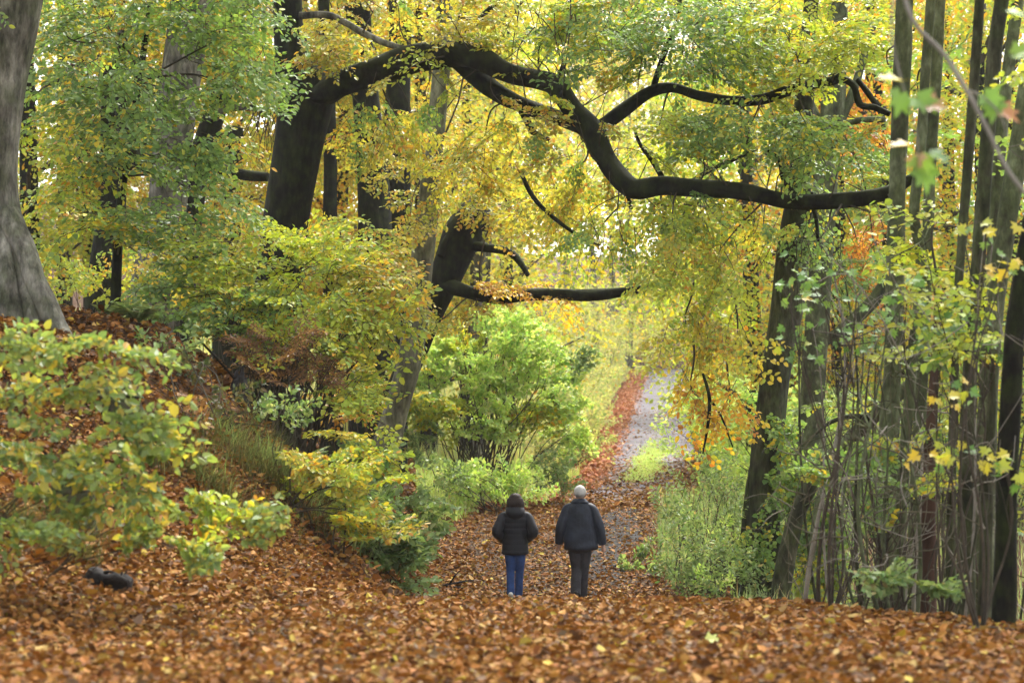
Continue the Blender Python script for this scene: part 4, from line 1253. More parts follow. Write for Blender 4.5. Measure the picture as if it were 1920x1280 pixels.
# ---- far shrubs by the rising track
for px, d, h, pal, lab in ((1075, 66, 1.8, 'paleg', 'pale hazy bush on the left of the rising track beside the bright green bush'),
                           (1060, 92, 3.6, 'paleg', 'taller washed out bush farther up the left side of the track'),
                           (1330, 70, 2.6, 'fresh', 'light green bush right of the rising track'),
                           (1400, 62, 2.2, 'fresh', 'light green bush seen left of the twin stemmed tree, low behind the verge'),
                           (1560, 60, 2.6, 'fresh', 'light green bush in the bright gap right of the twin stemmed tree'),
                           (1640, 66, 3.2, 'lime', 'yellow green bush in the bright gap behind the bramble'),
                           (1475, 50, 3.0, 'fresh', 'bright green bush just right of the twin stem, beyond the thicket'), (1590, 47, 2.4, 'herb', 'pale green bush beyond the slanting mossy tree'), (1730, 52, 3.6, 'lime', 'yellow green bush glowing between the S bent and thin dark stems'),
                           (1810, 56, 4.0, 'fresh', 'bright green bush glimpsed behind the leaning olive trunk'), (1895, 50, 3.4, 'lime', 'yellow green bush behind the stout trunk near the right edge'),
                           (1205, 176, 8.0, 'yellow', 'yellow bush closing the top end of the rising track, left one'), (1262, 172, 7.0, 'yellow', 'yellow bush closing the top end of the rising track, right one'), (1140, 150, 7.0, 'paleg', 'pale bush high on the slope near the top of the track'), (1040, 140, 7.5, 'paleg', 'large pale bush on the hillside under the end of the level limb'),
                           (1090, 125, 3.5, 'paleg', 'pale bush on the slope left of the upper track')):
    x = (px - 960) * d / F
    b = G(x, d)
    t = thing('distant_bush', lab, 'bush', b, 'hazy bushes along the far track')
    f = Foliage()
    c = b + [0, 0, h * 0.5]
    n = int(26 * h)
    pos = c + in_ball(n) * [h * 0.75, h * 0.7, h * 0.55]
    fw = unit(pos - b) + rng.normal(0, .4, (n, 3))
    f.place(SPRIGS, pos - unit(fw) * 0.5, fw, np.tile([0, 0, 1.], (n, 1)) + rng.normal(0, .3, (n, 3)), rng.uniform(.8, 1.5, n), pal, 1.5)
    for k in range(8):
        tube(f.tw, curve_to(b, pos[k], .05, .05, 5), np.linspace(.02, .006, 5), sides=4, caps=False)
    f.finish(t, mat=M_FAR)

# ================================================================== FAR WOODLAND
FAR = []


def far_tree(px, d, h, pal, label, group, w=0.34, nleaf=2600, leaf=0.24, low=0.16, tr=0.28, bark=None):
    x = (px - 960) * d / F
    b = G(x, d)
    t = thing('woodland_tree', label, 'tree', b, group)
    mb = MB()
    lean = rng.normal(0, 0.03, 2) * h
    pts = np.array([b + [0, 0, -0.3], b + [lean[0] * .2, lean[1] * .2, h * .25], b + [lean[0] * .6, lean[1] * .6, h * .55], b + [lean[0], lean[1], h * .92]])
    bark = bark or (M_BARK_GREY if d > 90 else None)  # farther trunks get paler bark: haze put into the colour
    tube(mb, pts, [tr * 1.3, tr, tr * .7, tr * .15], sides=8, sub=3, lump=.08)
    mb.build('trunk', bark or M_BARK_DARK, t, smooth=True)
    f = MB()
    tw = MB()
    k = 14
    per = nleaf // k
    for i in range(k):
        u = low + (1 - low) * (i + .5) / k
        rad = w * h * math.sin(math.pi * (0.16 + 0.80 * u)) * rng.uniform(.5, 1.0)
        a = i * 2.4 + rng.uniform(-.5, .5)
        c = b + [lean[0] * u + rad * .62 * math.cos(a), lean[1] * u + rad * .62 * math.sin(a), h * u]
        ax = np.array([rad * .62, rad * .62, h * 0.055 + rad * .2])
        tube(tw, curve_to(b + [lean[0] * u, lean[1] * u, h * max(u - .08, .05)], c, .05, .05, 4), np.linspace(tr * .35, .03, 4), sides=4, caps=False)
        v = in_ball(per)
        pos = c + v * ax
        dr = unit(v * [1, 1, .3] + rng.normal(0, .5, (per, 3)) - [0, 0, .25])
        nr = rng.normal(0, .5, (per, 3)) + [0, -0.25, 1]
        dr, nr = orthon(dr, nr)
        ln = leaf * rng.uniform(.6, 1.3, per)
        key = (rng.random() * .5 + rng.random(per) * .6) % 1
        add_flakes(f, pos, dr, nr, ln, ln * .68, tints(pal, per, key))
    f.build('foliage', M_FAR, t, kind='stuff')
    tw.build('twigs', M_TWIG, t, kind='stuff')


gA = 'yellow beeches on the left slope'
for i, (px, d, h, pal) in enumerate(((60, 56, 17, 'lime'), (180, 60, 18, 'yellow'), (300, 55, 17, 'yellow'), (420, 60, 19, 'yellow'), (520, 56, 17, 'orange'), (620, 58, 18, 'yellow'),
                                     (700, 64, 19, 'yellow'), (800, 60, 18, 'yellow'), (880, 68, 19, 'lime'), (120, 75, 22, 'lime'), (350, 75, 22, 'yellow'), (560, 78, 23, 'lime'), (760, 82, 24, 'yellow'), (950, 80, 24, 'yellow'))):
    far_tree(px, d, h, pal, ('nearer ' if d < 61 else 'taller ') + COLW[pal] + ' woodland beech on the left slope behind ' + mark(px), gA, nleaf=11000, leaf=.17)
gB = 'hazy trees beyond the rising track'
for i, (px, d, h, pal) in enumerate(((985, 150, 30, 'lime'), (1120, 192, 34, 'orange'), (1150, 210, 36, 'lime'), (1180, 175, 34, 'yellow'), (1060, 185, 36, 'yellow'), (1250, 200, 38, 'yellow'),
                                     (1330, 170, 34, 'lime'), (1400, 140, 30, 'yellow'), (1320, 115, 26, 'lime'), (900, 110, 28, 'lime'), (820, 130, 32, 'yellow'), (1480, 180, 36, 'yellow'))):
    far_tree(px, d, h, pal, ('hazy ' if d < 125 else 'farther hazy ' if d < 172 else 'very distant hazy ') + COLW[pal] + ' tree far up the valley behind ' + mark(px), gB, nleaf=9000, leaf=.30, low=.42 if 950 < px < 1260 else .18)
gC = 'woodland trees behind the right hand stand'
for i, (px, d, h, pal) in enumerate(((1420, 62, 17, 'lime'), (1500, 70, 19, 'yellow'), (1580, 60, 18, 'orange'), (1640, 72, 20, 'russet'), (1700, 58, 17, 'lime'), (1780, 66, 19, 'yellow'), (1850, 58, 18, 'lime'), (1920, 64, 19, 'lime'),
                                     (1550, 95, 25, 'yellow'), (1680, 100, 26, 'lime'), (1800, 92, 25, 'yellow'), (1900, 98, 26, 'lime'), (1450, 100, 25, 'lime'))):
    far_tree(px, d, h, pal, ('bright ' if d < 80 else 'paler farther ') + COLW[pal] + ' woodland tree on the right, behind ' + mark(px), gC, nleaf=11000, leaf=.17, low=.1)

# distant hillside wood that reads as one mass
fb = MB()
n = 40000
y = rng.uniform(225, 330, n)
x = (rng.uniform(-500, 2420, n) - 960) * y / F
z = gz(x, y) + rng.random(n) ** .8 * 55
dr, nr = orthon(rng.normal(size=(n, 3)), rng.normal(size=(n, 3)) + [0, -.4, .8])
ln = rng.uniform(.7, 1.6, n)
kk = (0.5 + 0.5 * vnoise(x, z, .25, 9) + rng.random(n) * .4) % 1
add_flakes(fb, np.stack([x, y, z], -1), dr, nr, ln, ln * .7, tints('yellow', n, kk))
ob = fb.build('distant_woodland', M_FAR, kind='stuff')
ob['label'] = 'hazy yellow woodland mass on the far hillside'

# ================================================================== GROUND COVER
def scatter_litter(mb, x, y, pal, size=0.075, lift=0.03, tilt=0.4):
    n = len(x)
    z = gz(x, y) + rng.random(n) ** 2 * lift + 0.012
    e = 0.06
    nx = -(gz(x + e, y) - gz(x - e, y)) / (2 * e)
    ny = -(gz(x, y + e) - gz(x, y - e)) / (2 * e)
    nr = np.stack([nx, ny, np.ones(n)], -1) + rng.normal(0, tilt, (n, 3))
    a = rng.uniform(0, 6.28, n)
    dr = np.stack([np.cos(a), np.sin(a), rng.normal(0, .2, n)], -1)
    dr, nr = orthon(dr, nr)
    ln = size * np.clip(rng.lognormal(0, .32, n), .45, 1.9)
    add_leaves(mb, np.stack([x, y, z], -1), dr, nr, ln, ln * rng.uniform(.5, .8, n), tints(pal, n), rng.uniform(-.3, .9, n), rng.uniform(-.5, .6, n))


def fan(n, d0, d1, p0, p1):
    y = np.sqrt(rng.uniform(d0 ** 2, d1 ** 2, n))
    x = (rng.uniform(p0, p1, n) - 960) * y / F
    return x, y


lit = MB()
x, y = fan(16000, 12, 45, 2140, 3000)
scatter_litter(lit, x, y, 'litter', .12, .05, .5)
x, y = fan(140000, 10.0, 23.5, -220, 2140)
scatter_litter(lit, x, y, 'litter', .051, .06, .8)
x, y = fan(56000, 29.5, 50, 600, 1420)
on = np.abs(x - path_x(y)) < path_w(y) * .5
rut = np.abs(x - path_x(y) - np.interp(y, [31, 36, 42, 49], [.45, .75, 1.15, 1.0]) - .1 * np.sin(y * 1.3)) < .36
worn = (np.abs(x - path_x(y) + 0.15) < .55) & (y < 35)
prob = np.where(rut & (y > 34.5) & (y < 45), .45, np.where(worn, .75, np.where(on, .95, .8)))
prob = np.where((y > 46) & on, .5, prob)
k = rng.random(len(x)) < prob
scatter_litter(lit, x[k], y[k], 'litter', .064, .03, .5)
# bank
x, y = fan(44000, 16, 38, -220, 930)
k = x < np.interp(y, [16, 20, 24, 29, 35], [-2.0, -1.6, -.4, -.4, -.7])
scatter_litter(lit, x[k], y[k], 'litter', .07, .05, .7)
x, y = fan(26000, 34, 75, -100, 900)
k = x < path_x(y) - 2.6
scatter_litter(lit, x[k], y[k], 'litter', .13, .05, .35)
x, y = fan(9000, 14, 26, 1350, 2140)
scatter_litter(lit, x, y, 'litter', .08, .04, .45)
o = lit.build('leaf_litter', M_LITTER, kind='stuff')
o['label'] = 'brown and orange fallen leaves covering the woodland floor'
# drift along the track's left edge, and scattered on the gravel
dr_ = MB()
n = 22000
y = 44 + 128 * rng.random(n) ** 1.3
x = path_x(y) - path_w(y) * .5 + rng.normal(-.25, .42, n)
scatter_litter(dr_, x, y, 'redlitter', .13, .05, .3)
n = 2600
y = rng.uniform(46, 120, n)
x = path_x(y) + rng.uniform(-.5, .5, n) * path_w(y)
scatter_litter(dr_, x, y, 'litter', .10, .02, .2)
n = 6000
y = 45 + 22 * rng.random(n) ** 1.8
x = path_x(y) + rng.uniform(-.55, .55, n) * path_w(y)
scatter_litter(dr_, x, y, 'litter', .09, .02, .25)
n = 4000
y = rng.uniform(44, 75, n)
x = path_x(y) + path_w(y) * .5 + rng.normal(.3, .4, n)
scatter_litter(dr_, x, y, 'litter', .10, .03, .3)
o = dr_.build('leaf_drift', M_LITTER, kind='stuff')
o['label'] = 'reddish drift of fallen leaves along the edge of the gravel track'
tw_ = MB()
for k in range(70):
    x, y = fan(1, 10.8, 19, 0, 1920)
    L_ = rng.uniform(.12, .5)
    a = rng.uniform(0, 3.14)
    q = np.array([x[0], y[0], 0])
    e = q + [math.cos(a) * L_, math.sin(a) * L_, 0]
    q[2], e[2] = gz(q[0], q[1]) + rng.uniform(.03, .06), gz(e[0], e[1]) + rng.uniform(.03, .08)
    tube(tw_, curve_to(q, e, 0, .07, 5), np.linspace(rng.uniform(.003, .007), .002, 5), sides=5)
o = tw_.build('fallen_twigs', M_TWIG_MID, kind='stuff')
o['label'] = 'thin fallen twigs lying among the leaves in front'
# single fallen leaves in the foreground that can be picked out
x, y = fan(300, 10.6, 15.5, 10, 1910)
z = gz(x, y) + rng.uniform(.03, .07, 300)
nr = rng.normal(0, .45, (300, 3)) + [0, -.25, 1]
a = rng.uniform(0, 6.28, 300)
d_, n_ = orthon(np.stack([np.cos(a), np.sin(a), rng.normal(0, .2, 300)], -1), nr)
leaf_objects(ground, np.stack([x, y, z], -1), d_, n_, rng.uniform(.055, .09, 300), 'litter', M_LITTER)
for px, py, k, s in ((1330, 1224, 'yellow', .10), (960, 1122, 'yellow', .06)):
    d = 14.0 if py > 1200 else 19.6
    q = G((px - 960) * d / F, d, .06)
    maple_leaf(ground, q, s, k, (.8, .1, .1), (0, -.5, 1))


def blades(mb, x, y, h, pal, spread=.5, w=.006, seg=3, base=None, ang=None):
    n = len(x)
    z = gz(x, y) if base is None else base
    a = rng.uniform(0, 6.28, n) if ang is None else ang
    lean = rng.uniform(.1, 1, n) * spread
    hx, hy = np.cos(a) * lean * h, np.sin(a) * lean * h
    p = np.stack([x, y, z - .02], -1)
    sx = np.stack([-np.sin(a), np.cos(a), 0 * a], -1)
    vs = []
    for s in range(seg + 1):
        t = s / seg
        c = p + np.stack([hx * t ** 1.8, hy * t ** 1.8, h * (t - .35 * lean * t * t)], -1)
        ww = (w * (1 - t) + .0008)[:, None] if np.ndim(w) else w * (1 - t) + .0008
        vs += [c - sx * ww, c + sx * ww]
    v = np.stack(vs, 1)
    m = 2 * (seg + 1)
    f = np.concatenate([(np.arange(n)[:, None] * m + np.array([2 * s, 2 * s + 1, 2 * s + 3, 2 * s + 2])[None])[:, None] for s in range(seg)], 1).reshape(-1, 4)
    mb.add(v.reshape(-1, 3), f, np.repeat(tints(pal, n), seg, 0))


gr = MB()
# bank tussocks: long grass hanging down the slope
for k in range(34):
    u = rng.random()
    px, d = 330 + 300 * u + rng.normal(0, 30), 22 + 4.2 * u + rng.normal(0, .8)
    r_, n = rng.uniform(.10, .24), int(rng.uniform(60, 170))
    cx = (px - 960) * d / F
    x, y = cx + rng.normal(0, r_, n), d + rng.normal(0, r_, n)
    blades(gr, x, y, rng.uniform(.2, .48, n), 'bankgrass' if k % 4 else 'herb', 1.7, .005, ang=rng.normal(-.75, .8, n))
for px, d, n in ((120, 17.4, 260), (40, 17.6, 220), (150, 18.4, 200)):
    cx = (px - 960) * d / F
    blades(gr, cx + rng.normal(0, .14, n), d + rng.normal(0, .14, n), rng.uniform(.2, .4, n), 'bankgrass', 1.5, .005, ang=rng.normal(-.75, .8, n))
o = gr.build('bank_grass', M_GRASS, kind='stuff')
o['label'] = 'long drooping grass tussocks on the leafy bank'
gv = MB()
n = 7000
x, y = fan(n, 34, 46, 1190, 1560)
k = x > path_x(y) + path_w(y) * .5 + .0
blades(gv, x[k], y[k], rng.uniform(.2, .75, k.sum()), 'herb', .6, .007)
n = 7000
x, y = fan(n, 22, 60, 1380, 1960)
blades(gv, x, y, rng.uniform(.2, .5, n), 'herb', .7, .009)
n = 9000
x, y = fan(n, 42, 60, 780, 1120)
k = x < path_x(y) - path_w(y) * .5 - .3
blades(gv, x[k], y[k], rng.uniform(.2, .6, k.sum()), 'fresh', .6, .01)
o = gv.build('verge_grass', M_GRASS, kind='stuff')
o['label'] = 'green grass and weeds growing along both verges of the path'
gf = MB()
n = 26000
y = 58 + 160 * rng.random(n) ** 1.4
off = rng.random(n) ** 1.5 * 16
x = path_x(y) - path_w(y) * .5 - 1.2 - off
blades(gf, x, y, rng.uniform(.4, 1.1, n) * np.clip(.25 + off / 3, 0, 1), 'paleg', .6, .012 + .00022 * y)
n = 14000
y = 56 + 120 * rng.random(n) ** 1.4
x = path_x(y) + path_w(y) * .5 + .5 + rng.random(n) ** 1.4 * 22
blades(gf, x, y, rng.uniform(.3, .8, n), 'fresh', .6, .012 + .00022 * y)
n = 26000
y = 85 + 125 * rng.random(n) ** .8
x = path_x(y) - path_w(y) * .5 - 1.5 - rng.random(n) * 34
blades(gf, x, y, rng.uniform(.5, 1.5, n) * np.clip(.3 + (path_x(y) - x) / 9, 0, 1), 'paleg', .5, .03 + .0002 * y)
o = gf.build('rough_grass', M_GRASS, kind='stuff')
o['label'] = 'pale tall rough grass on the slopes beside the rising track'
gs = MB()
n = 9000
y = 56 + 36 * rng.beta(1.6, 2.2, n)
x = path_x(y) + .15 + rng.normal(0, .26, n) + .12 * np.sin(y * .5)
blades(gs, x, y, rng.uniform(.05, .13, n), 'fresh', .6, .025)
n = 2500
y = rng.uniform(88, 170, n)
x = path_x(y) + .35 + rng.normal(0, .3, n)
blades(gs, x, y, rng.uniform(.03, .09, n), 'paleg', .6, .03)
o = gs.build('grass_strip', M_GRASS, kind='stuff')
o['label'] = 'bright green grass strip along the middle of the gravel track'


# ferns on the bank
def fern(px, d, label, nf=9, L=.7):
    b = base_px(px, d)
    t = thing('fern', label, 'fern', b, 'ferns on the bank')
    for k in range(nf):
        a = k * 6.28 / nf + rng.uniform(-.3, .3)
        h = rng.uniform(.5, 1.0)
        dirv = np.array([math.cos(a), math.sin(a) * .8, 0])
        s = np.linspace(0, 1, 9)
        c = b + dirv * (s[:, None] * L * (1.1 - .5 * h)) + np.stack([0 * s, 0 * s, L * h * (s * 1.15 - .55 * s * s)], -1)
        mb = MB()
        tube(mb, c, np.linspace(.005, .0015, 9), sides=3, caps=False, tint=(.16, .22, .08))
        cc = catmull(c, 4)
        T = unit(np.gradient(cc, axis=0))
        m = len(cc)
        u = np.linspace(0, 1, m)
        for sg in (1, -1):
            side = unit(np.cross(T, [0, 0, 1])) * sg
            ln = .16 * L / .7 * np.sin(np.pi * (0.12 + .88 * u) ** .8) + .015
            dr, nr = orthon(side + T * .4, np.tile([0, -.1, 1.], (m, 1)) + rng.normal(0, .1, (m, 3)))
            add_leaves(mb, cc, dr, nr, ln, ln * .28, tints('herb', m), np.full(m, .1), np.full(m, .15))
        mb.build('frond', M_GRASS, t)


for px, d, lab, L in ((555, 25.6, 'blue green fern with one upright frond beside the yellow bush', .75), (600, 26.2, 'spreading fern right of the upright frond on the bank', .7), (215, 26.5, 'small fern under the pale beech at the top of the bank', .5),
                      (260, 26, 'fern at the bank top right of the grey beech roots', .55), (1640, 22.5, 'fern in the shade among the right hand trunks', .8)):
    fern(px, d, lab, L=L)

# ---- stumps, log, sticks
M_STUMP = noise_mat('mossy_stump', [(0.3, (0.02, 0.016, 0.011)), (0.6, (0.06, 0.048, 0.03)), (0.85, (0.11, 0.09, 0.06))], scale=7, moss=(.035, .05, .012), moss_amt=.95, bump=1.0, bscale=20, topmoss=(.035, .05, .012))
M_LOG = noise_mat('charred_wood', [(0.3, (0.010, 0.009, 0.009)), (0.6, (0.026, 0.023, 0.022)), (0.85, (0.07, 0.062, 0.055))], scale=9, bump=1.0, bscale=25)


def stump(px, d, h, r, label, mat):
    b = base_px(px, d)
    t = thing('tree_stump', label, 'stump', b)
    mb = MB()
    tube(mb, [b - [0, 0, .2], b + [0, 0, h * .3], b + [.02, 0, h * .75], b + [.05, 0, h]], [r * 1.4, r * 1.05, r * .92, r * .45], sides=18, sub=4, lump=.4, seed=int(px))
    for k in range(4):
        a = k * 1.6 + .3
        q = b + np.array([math.cos(a) * r * .55 + .03, math.sin(a) * r * .55, h * .8])
        tube(mb, [q, q + [.01, 0, h * (.15 + .12 * k)], q + [.03, 0, h * (.25 + .16 * k)]], [r * .4, r * .25, r * .03], sides=7, sub=2, lump=.2, seed=k)
    mb.build('stump_wood', mat, t, smooth=True)
    m2 = MB()
    for k in range(5):
        a = k * 1.256 + .4
        e = b + np.array([math.cos(a) * r * 2.4, math.sin(a) * r * 2, 0])
        e[2] = gz(e[0], e[1]) - .03
        tube(m2, [b + [math.cos(a) * r * .6, math.sin(a) * r * .6, h * .25], (b + e) / 2 + [0, 0, h * .05], e], [r * .3, r * .24, r * .1], sides=8, sub=3, lump=.2, seed=k)
    m2.build('roots', mat, t, smooth=True)


stump(228, 22.5, .26, .24, 'moss covered stump on the bank beside the blurred bush', M_STUMP)
stump(446, 26.3, .34, .11, 'dark jagged stump on the bank beside the brown bracken', M_LOG)
stump(130, 18.5, .45, .22, 'grassy mossy stump low on the bank behind the blurred bush', M_STUMP)

LD = 16.6
lg = thing('log', 'short black rotten log lying on the fallen leaves at lower left', 'log', base_px(203, LD))
b = base_px(203, LD)
mb = MB()
tube(mb, [b + [-.19, .04, .07], b + [-.12, .02, .075], b + [0, 0, .06], b + [.10, -.02, .05], b + [.19, -.04, .045]], [.05, .10, .085, .095, .06], sides=18, sub=7, lump=.55, seed=3)
mb.build('log_wood', M_LOG, lg, smooth=True)
mb = MB()
tube(mb, [b + [-.1, 0, .11], b + [-.14, -.02, .16], b + [-.16, -.02, .18]], [.03, .022, .008], sides=6, sub=3)
for k in range(6):
    q = b + np.array([rng.uniform(-.17, .17), rng.uniform(-.05, .03), rng.uniform(.07, .12)])
    tube(mb, [q, q + rng.normal(0, .03, 3) + [0, 0, .02], q + rng.normal(0, .05, 3) + [0, 0, .035]], [.028, .02, .006], sides=6, sub=2)
mb.build('broken_twig', M_LOG, lg, smooth=True)

stk = thing('fallen_stick', 'dark forked stick lying at the path edge left of the woman', 'stick', base_px(850, 33))
mb = MB()
b = base_px(848, 33)
tube(mb, [b + [-.25, 0, .03], b + [0, 0, .08], b + [.2, .05, .12], b + [.36, .05, .14]], [.025, .022, .015, .008], sides=7, sub=3, lump=.15)
tube(mb, [b + [-.05, 0, .07], b + [.05, -.05, .22], b + [.12, -.05, .3]], [.016, .012, .006], sides=6, sub=3)
tube(mb, [b + [-.1, 0, .05], b + [.12, -.2, .03], b + [.25, -.3, .02]], [.018, .014, .008], sides=6, sub=3)
mb.build('stick_wood', M_LOG, stk, smooth=True)
br = thing('fallen_branch', 'thin pale fallen branch on the leaves at the lower right', 'branch', base_px(1800, 15.2))
mb = MB()
b = base_px(1800, 15.2)
q = [b + [dx, .1 * math.sin(dx * 3), .05 + .02 * math.sin(dx * 7)] for dx in np.linspace(-.5, .6, 7)]
tube(mb, q, np.linspace(.014, .005, 7), sides=6, sub=3)
mb.build('branch_wood', M_TWIG, br, smooth=True)


# ================================================================== HAZE
hm, N, L = newmat('haze')
pv = N.new('ShaderNodeVolumePrincipled')
pv.inputs['Color'].default_value = (.93, .95, .96, 1)
pv.inputs['Density'].default_value = 0.00025
ho = N.new('ShaderNodeOutputMaterial')
L.new(pv.outputs[0], ho.inputs['Volume'])
x0, x1, y0, y1, z0, z1 = -420., 420., -55., 640., -6., 125.
mb = MB()
mb.add([[x0, y0, z0], [x1, y0, z0], [x1, y1, z0], [x0, y1, z0], [x0, y0, z1], [x1, y0, z1], [x1, y1, z1], [x0, y1, z1]],
       [[0, 3, 2, 1], [4, 5, 6, 7], [0, 1, 5, 4], [1, 2, 6, 5], [2, 3, 7, 6], [3, 0, 4, 7]])
hz_ = mb.build('haze', hm, kind='stuff')
hz_['label'] = 'thin pale autumn haze filling the wood'

# ================================================================== PEOPLE
def simple_mat(name, col, rough=.8, spec=.3, bump=.25, bscale=60, var=.35, sheen=0.0, bdist=.004):
    lo = tuple(c * (1 - var) for c in col)
    hi = tuple(min(1, c * (1 + var)) for c in col)
    return noise_mat(name, [(.35, lo), (.65, hi)], scale=9, bump=bump, bscale=bscale, rough=rough, spec=spec, bdist=bdist)


M_SKIN = simple_mat('skin', (.42, .24, .17), .55, .4, .05)
M_HAIR_D = simple_mat('dark_hair', (.022, .011, .008), .6, .2, 1.0, 60)
M_HAIR_W = simple_mat('white_hair', (.40, .39, .375), .7, .25, 1.0, 60)
M_COAT_W = simple_mat('black_quilted_nylon', (.009, .009, .0135), .6, .28, .5, 16)
M_COAT_M = simple_mat('dark_navy_coat', (.014, .018, .030), .6, .28, .6, 7, bdist=.02)
M_JEANS = simple_mat('blue_denim', (.026, .058, .175), .85, .2, .2, 40)
M_TROUS = simple_mat('charcoal_trousers', (.034, .031, .035), .85, .2, .3, 12, bdist=.015)
M_SHOE_W = simple_mat('white_shoe', (.62, .60, .56), .6)
M_SHOE_D = simple_mat('dark_shoe', (.015, .013, .012), .5)


def loft(mb, rings, sides=28, cap=True, mod=None):
    """rings: (cx, cy, z, rx, ry)"""
    R = catmull(np.array(rings, float), 5)
    th = np.linspace(0, 2 * np.pi, sides, endpoint=False)
    n = len(R)
    k = np.ones((n, sides)) if mod is None else mod(R, th)
    v = np.stack([R[:, 0:1] + R[:, 3:4] * np.cos(th) * k, R[:, 1:2] + R[:, 4:5] * np.sin(th) * k, np.repeat(R[:, 2:3], sides, 1)], -1)
    i = np.arange(n * sides).reshape(n, sides)
    f = np.stack([i[:-1], np.roll(i, -1, 1)[:-1], np.roll(i, -1, 1)[1:], i[1:]], -1).reshape(-1, 4)
    if R[-1, 2] < R[0, 2]:
        f = f[:, ::-1]
    mb.add(v.reshape(-1, 3), f)
    if cap:
        for e in (0, n - 1):
            vv = np.vstack([v[e], v[e].mean(0)])
            j = np.arange(sides)
            ff = np.stack([j, (j + 1) % sides, np.full(sides, sides)], 1)
            up = (e == n - 1) == (R[-1, 2] > R[0, 2])
            mb.add(vv, ff if up else ff[:, ::-1])


def ball(mb, c, r, sides=16, n=10):
    z = np.cos(np.linspace(np.pi, 0, n))
    loft(mb, [(c[0], c[1], c[2] + r[2] * a, max(r[0] * math.sqrt(max(1 - a * a, 0)), 1e-3), max(r[1] * math.sqrt(max(1 - a * a, 0)), 1e-3)) for a in z], sides)


def fuse(mb, name, mat, parent, voxel, smooth=6, inflate=0.0):
    """several closed shapes fused into one continuous skin"""
    me = mb.mesh(name, mat)
    o = bpy.data.objects.new(name, me)
    C.objects.link(o)
    md = o.modifiers.new('r', 'REMESH')
    md.mode = 'VOXEL'
    md.voxel_size = voxel
    md.use_smooth_shade = True
    sm = o.modifiers.new('s', 'SMOOTH')
    sm.iterations = smooth
    sm.factor = .5
    dg = bpy.context.evaluated_depsgraph_get()
    nm = bpy.data.meshes.new_from_object(o.evaluated_get(dg))
    nm.name = name
    if not nm.materials:
        nm.materials.append(mat)
    o.modifiers.clear()
    o.data = nm
    o.parent = parent
    return o


def hand(mb, w, dirn, side, palm_r=.04):
    """hand hanging from wrist w: palm, four unequal bent fingers, thumb off the palm's side"""
    w = np.array(w, float)
    dn = np.array(dirn, float)
    dn /= np.linalg.norm(dn)
    fw = np.array([0, 1, 0]) - dn * dn[1]
    fw /= np.linalg.norm(fw)
    inn = np.cross(dn, fw) * 1.0
    if inn[0] * side > 0:
        inn = -inn
    tube(mb, [w - dn * .03, w + dn * .02, w + dn * .06, w + dn * .095], [.028, .031, .034, .028], sides=12, sub=3)
    tube(mb, [w + dn * .03 + fw * .018, w + dn * .09 + fw * .028], [.022, .018], sides=10)
    tube(mb, [w + dn * .03 - fw * .018, w + dn * .085 - fw * .03], [.022, .016], sides=10)
    for k, (off, L) in enumerate(((.033, .072), (.011, .082), (-.011, .076), (-.033, .058))):
        a = w + dn * .085 + fw * off
        m1_ = a + dn * L * .45 + inn * .010
        m2_ = m1_ + dn * L * .32 + inn * .020
        e = m2_ + dn * L * .12 + inn * .026
        tube(mb, [a - dn * .02, a, m1_, m2_, e], [.011, .0105, .0095, .0088, .007], sides=8, sub=2)
    a = w + dn * .03 + fw * .03
    tube(mb, [a, a + fw * .028 + dn * .028 + inn * .008, a + fw * .032 + dn * .06 + inn * .016], [.014, .012, .009], sides=8, sub=2)


def person(name, label, loc, rotz, H, P_):
    """P_ holds the pose: joints in metres for a figure facing +Y"""
    t = thing(name, label, 'person', (0, 0, 0), 'walkers on the path')
    t['_o'] = [0.0, 0.0, 0.0]
    hz = P_['head']
    body = MB()
    ball(body, hz, (.078, .098, .122))
    ball(body, (hz[0], hz[1] + .045, hz[2] - .055), (.055, .06, .065))
    tube(body, [(hz[0], hz[1] + .09, hz[2] + .015), (hz[0], hz[1] + .112, hz[2] - .02), (hz[0], hz[1] + .095, hz[2] - .03)], [.012, .017, .012], sides=8)
    tube(body, [(hz[0] - .025, hz[1] + .09, hz[2] - .062), (hz[0] + .025, hz[1] + .09, hz[2] - .062)], [.011, .011], sides=8)
    for s in (-1, 1):
        ball(body, (hz[0] + s * .092, hz[1] + .0, hz[2] - .015), (.014, .024, .036), 10, 8)
        ball(body, (hz[0] + s * .03, hz[1] + .083, hz[2] + .012), (.014, .012, .010), 8, 6)
    loft(body, [(0, .0, P_['neck'] - .10, .10, .08), (0, .0, P_['neck'] - .04, .062, .062), (hz[0] * .6, hz[1] * .6, P_['neck'] + .04, .056, .060), (hz[0], hz[1], hz[2] - .06, .055, .06)])
    loft(body, P_['torso'])
    for s, A in ((-1, P_['armL']), (1, P_['armR'])):
        tube(body, [A[0] * [.8, 1, 1] + [0, 0, -.04]] + A[1:], [.045, .050, .046, .040, .030], sides=12, sub=4)
        hand(body, A[-1], np.array(A[-1]) - np.array(A[-2]) + P_.get('hand_bias', np.zeros(3)), s)
    for Lg in (P_['legL'], P_['legR']):
        tube(body, Lg, [.092, .080, .060, .056, .040], sides=14, sub=4)
    bo = fuse(body, 'body', M_SKIN, t, .0085, 3)
    for extra in P_['clothes']:
        extra(t)
    t.location = loc
    t.rotation_euler = (0, 0, rotz)
    return t


def legpts(hip, knee, ankle):
    h, k, a = np.array(hip, float), np.array(knee, float), np.array(ankle, float)
    return [h, h * .45 + k * .55, k, k * .5 + a * .5, a]


def armpts(sh, el, wr):
    h, k, a = np.array(sh, float), np.array(el, float), np.array(wr, float)
    return [h, h * .5 + k * .5, k, k * .5 + a * .5, a]


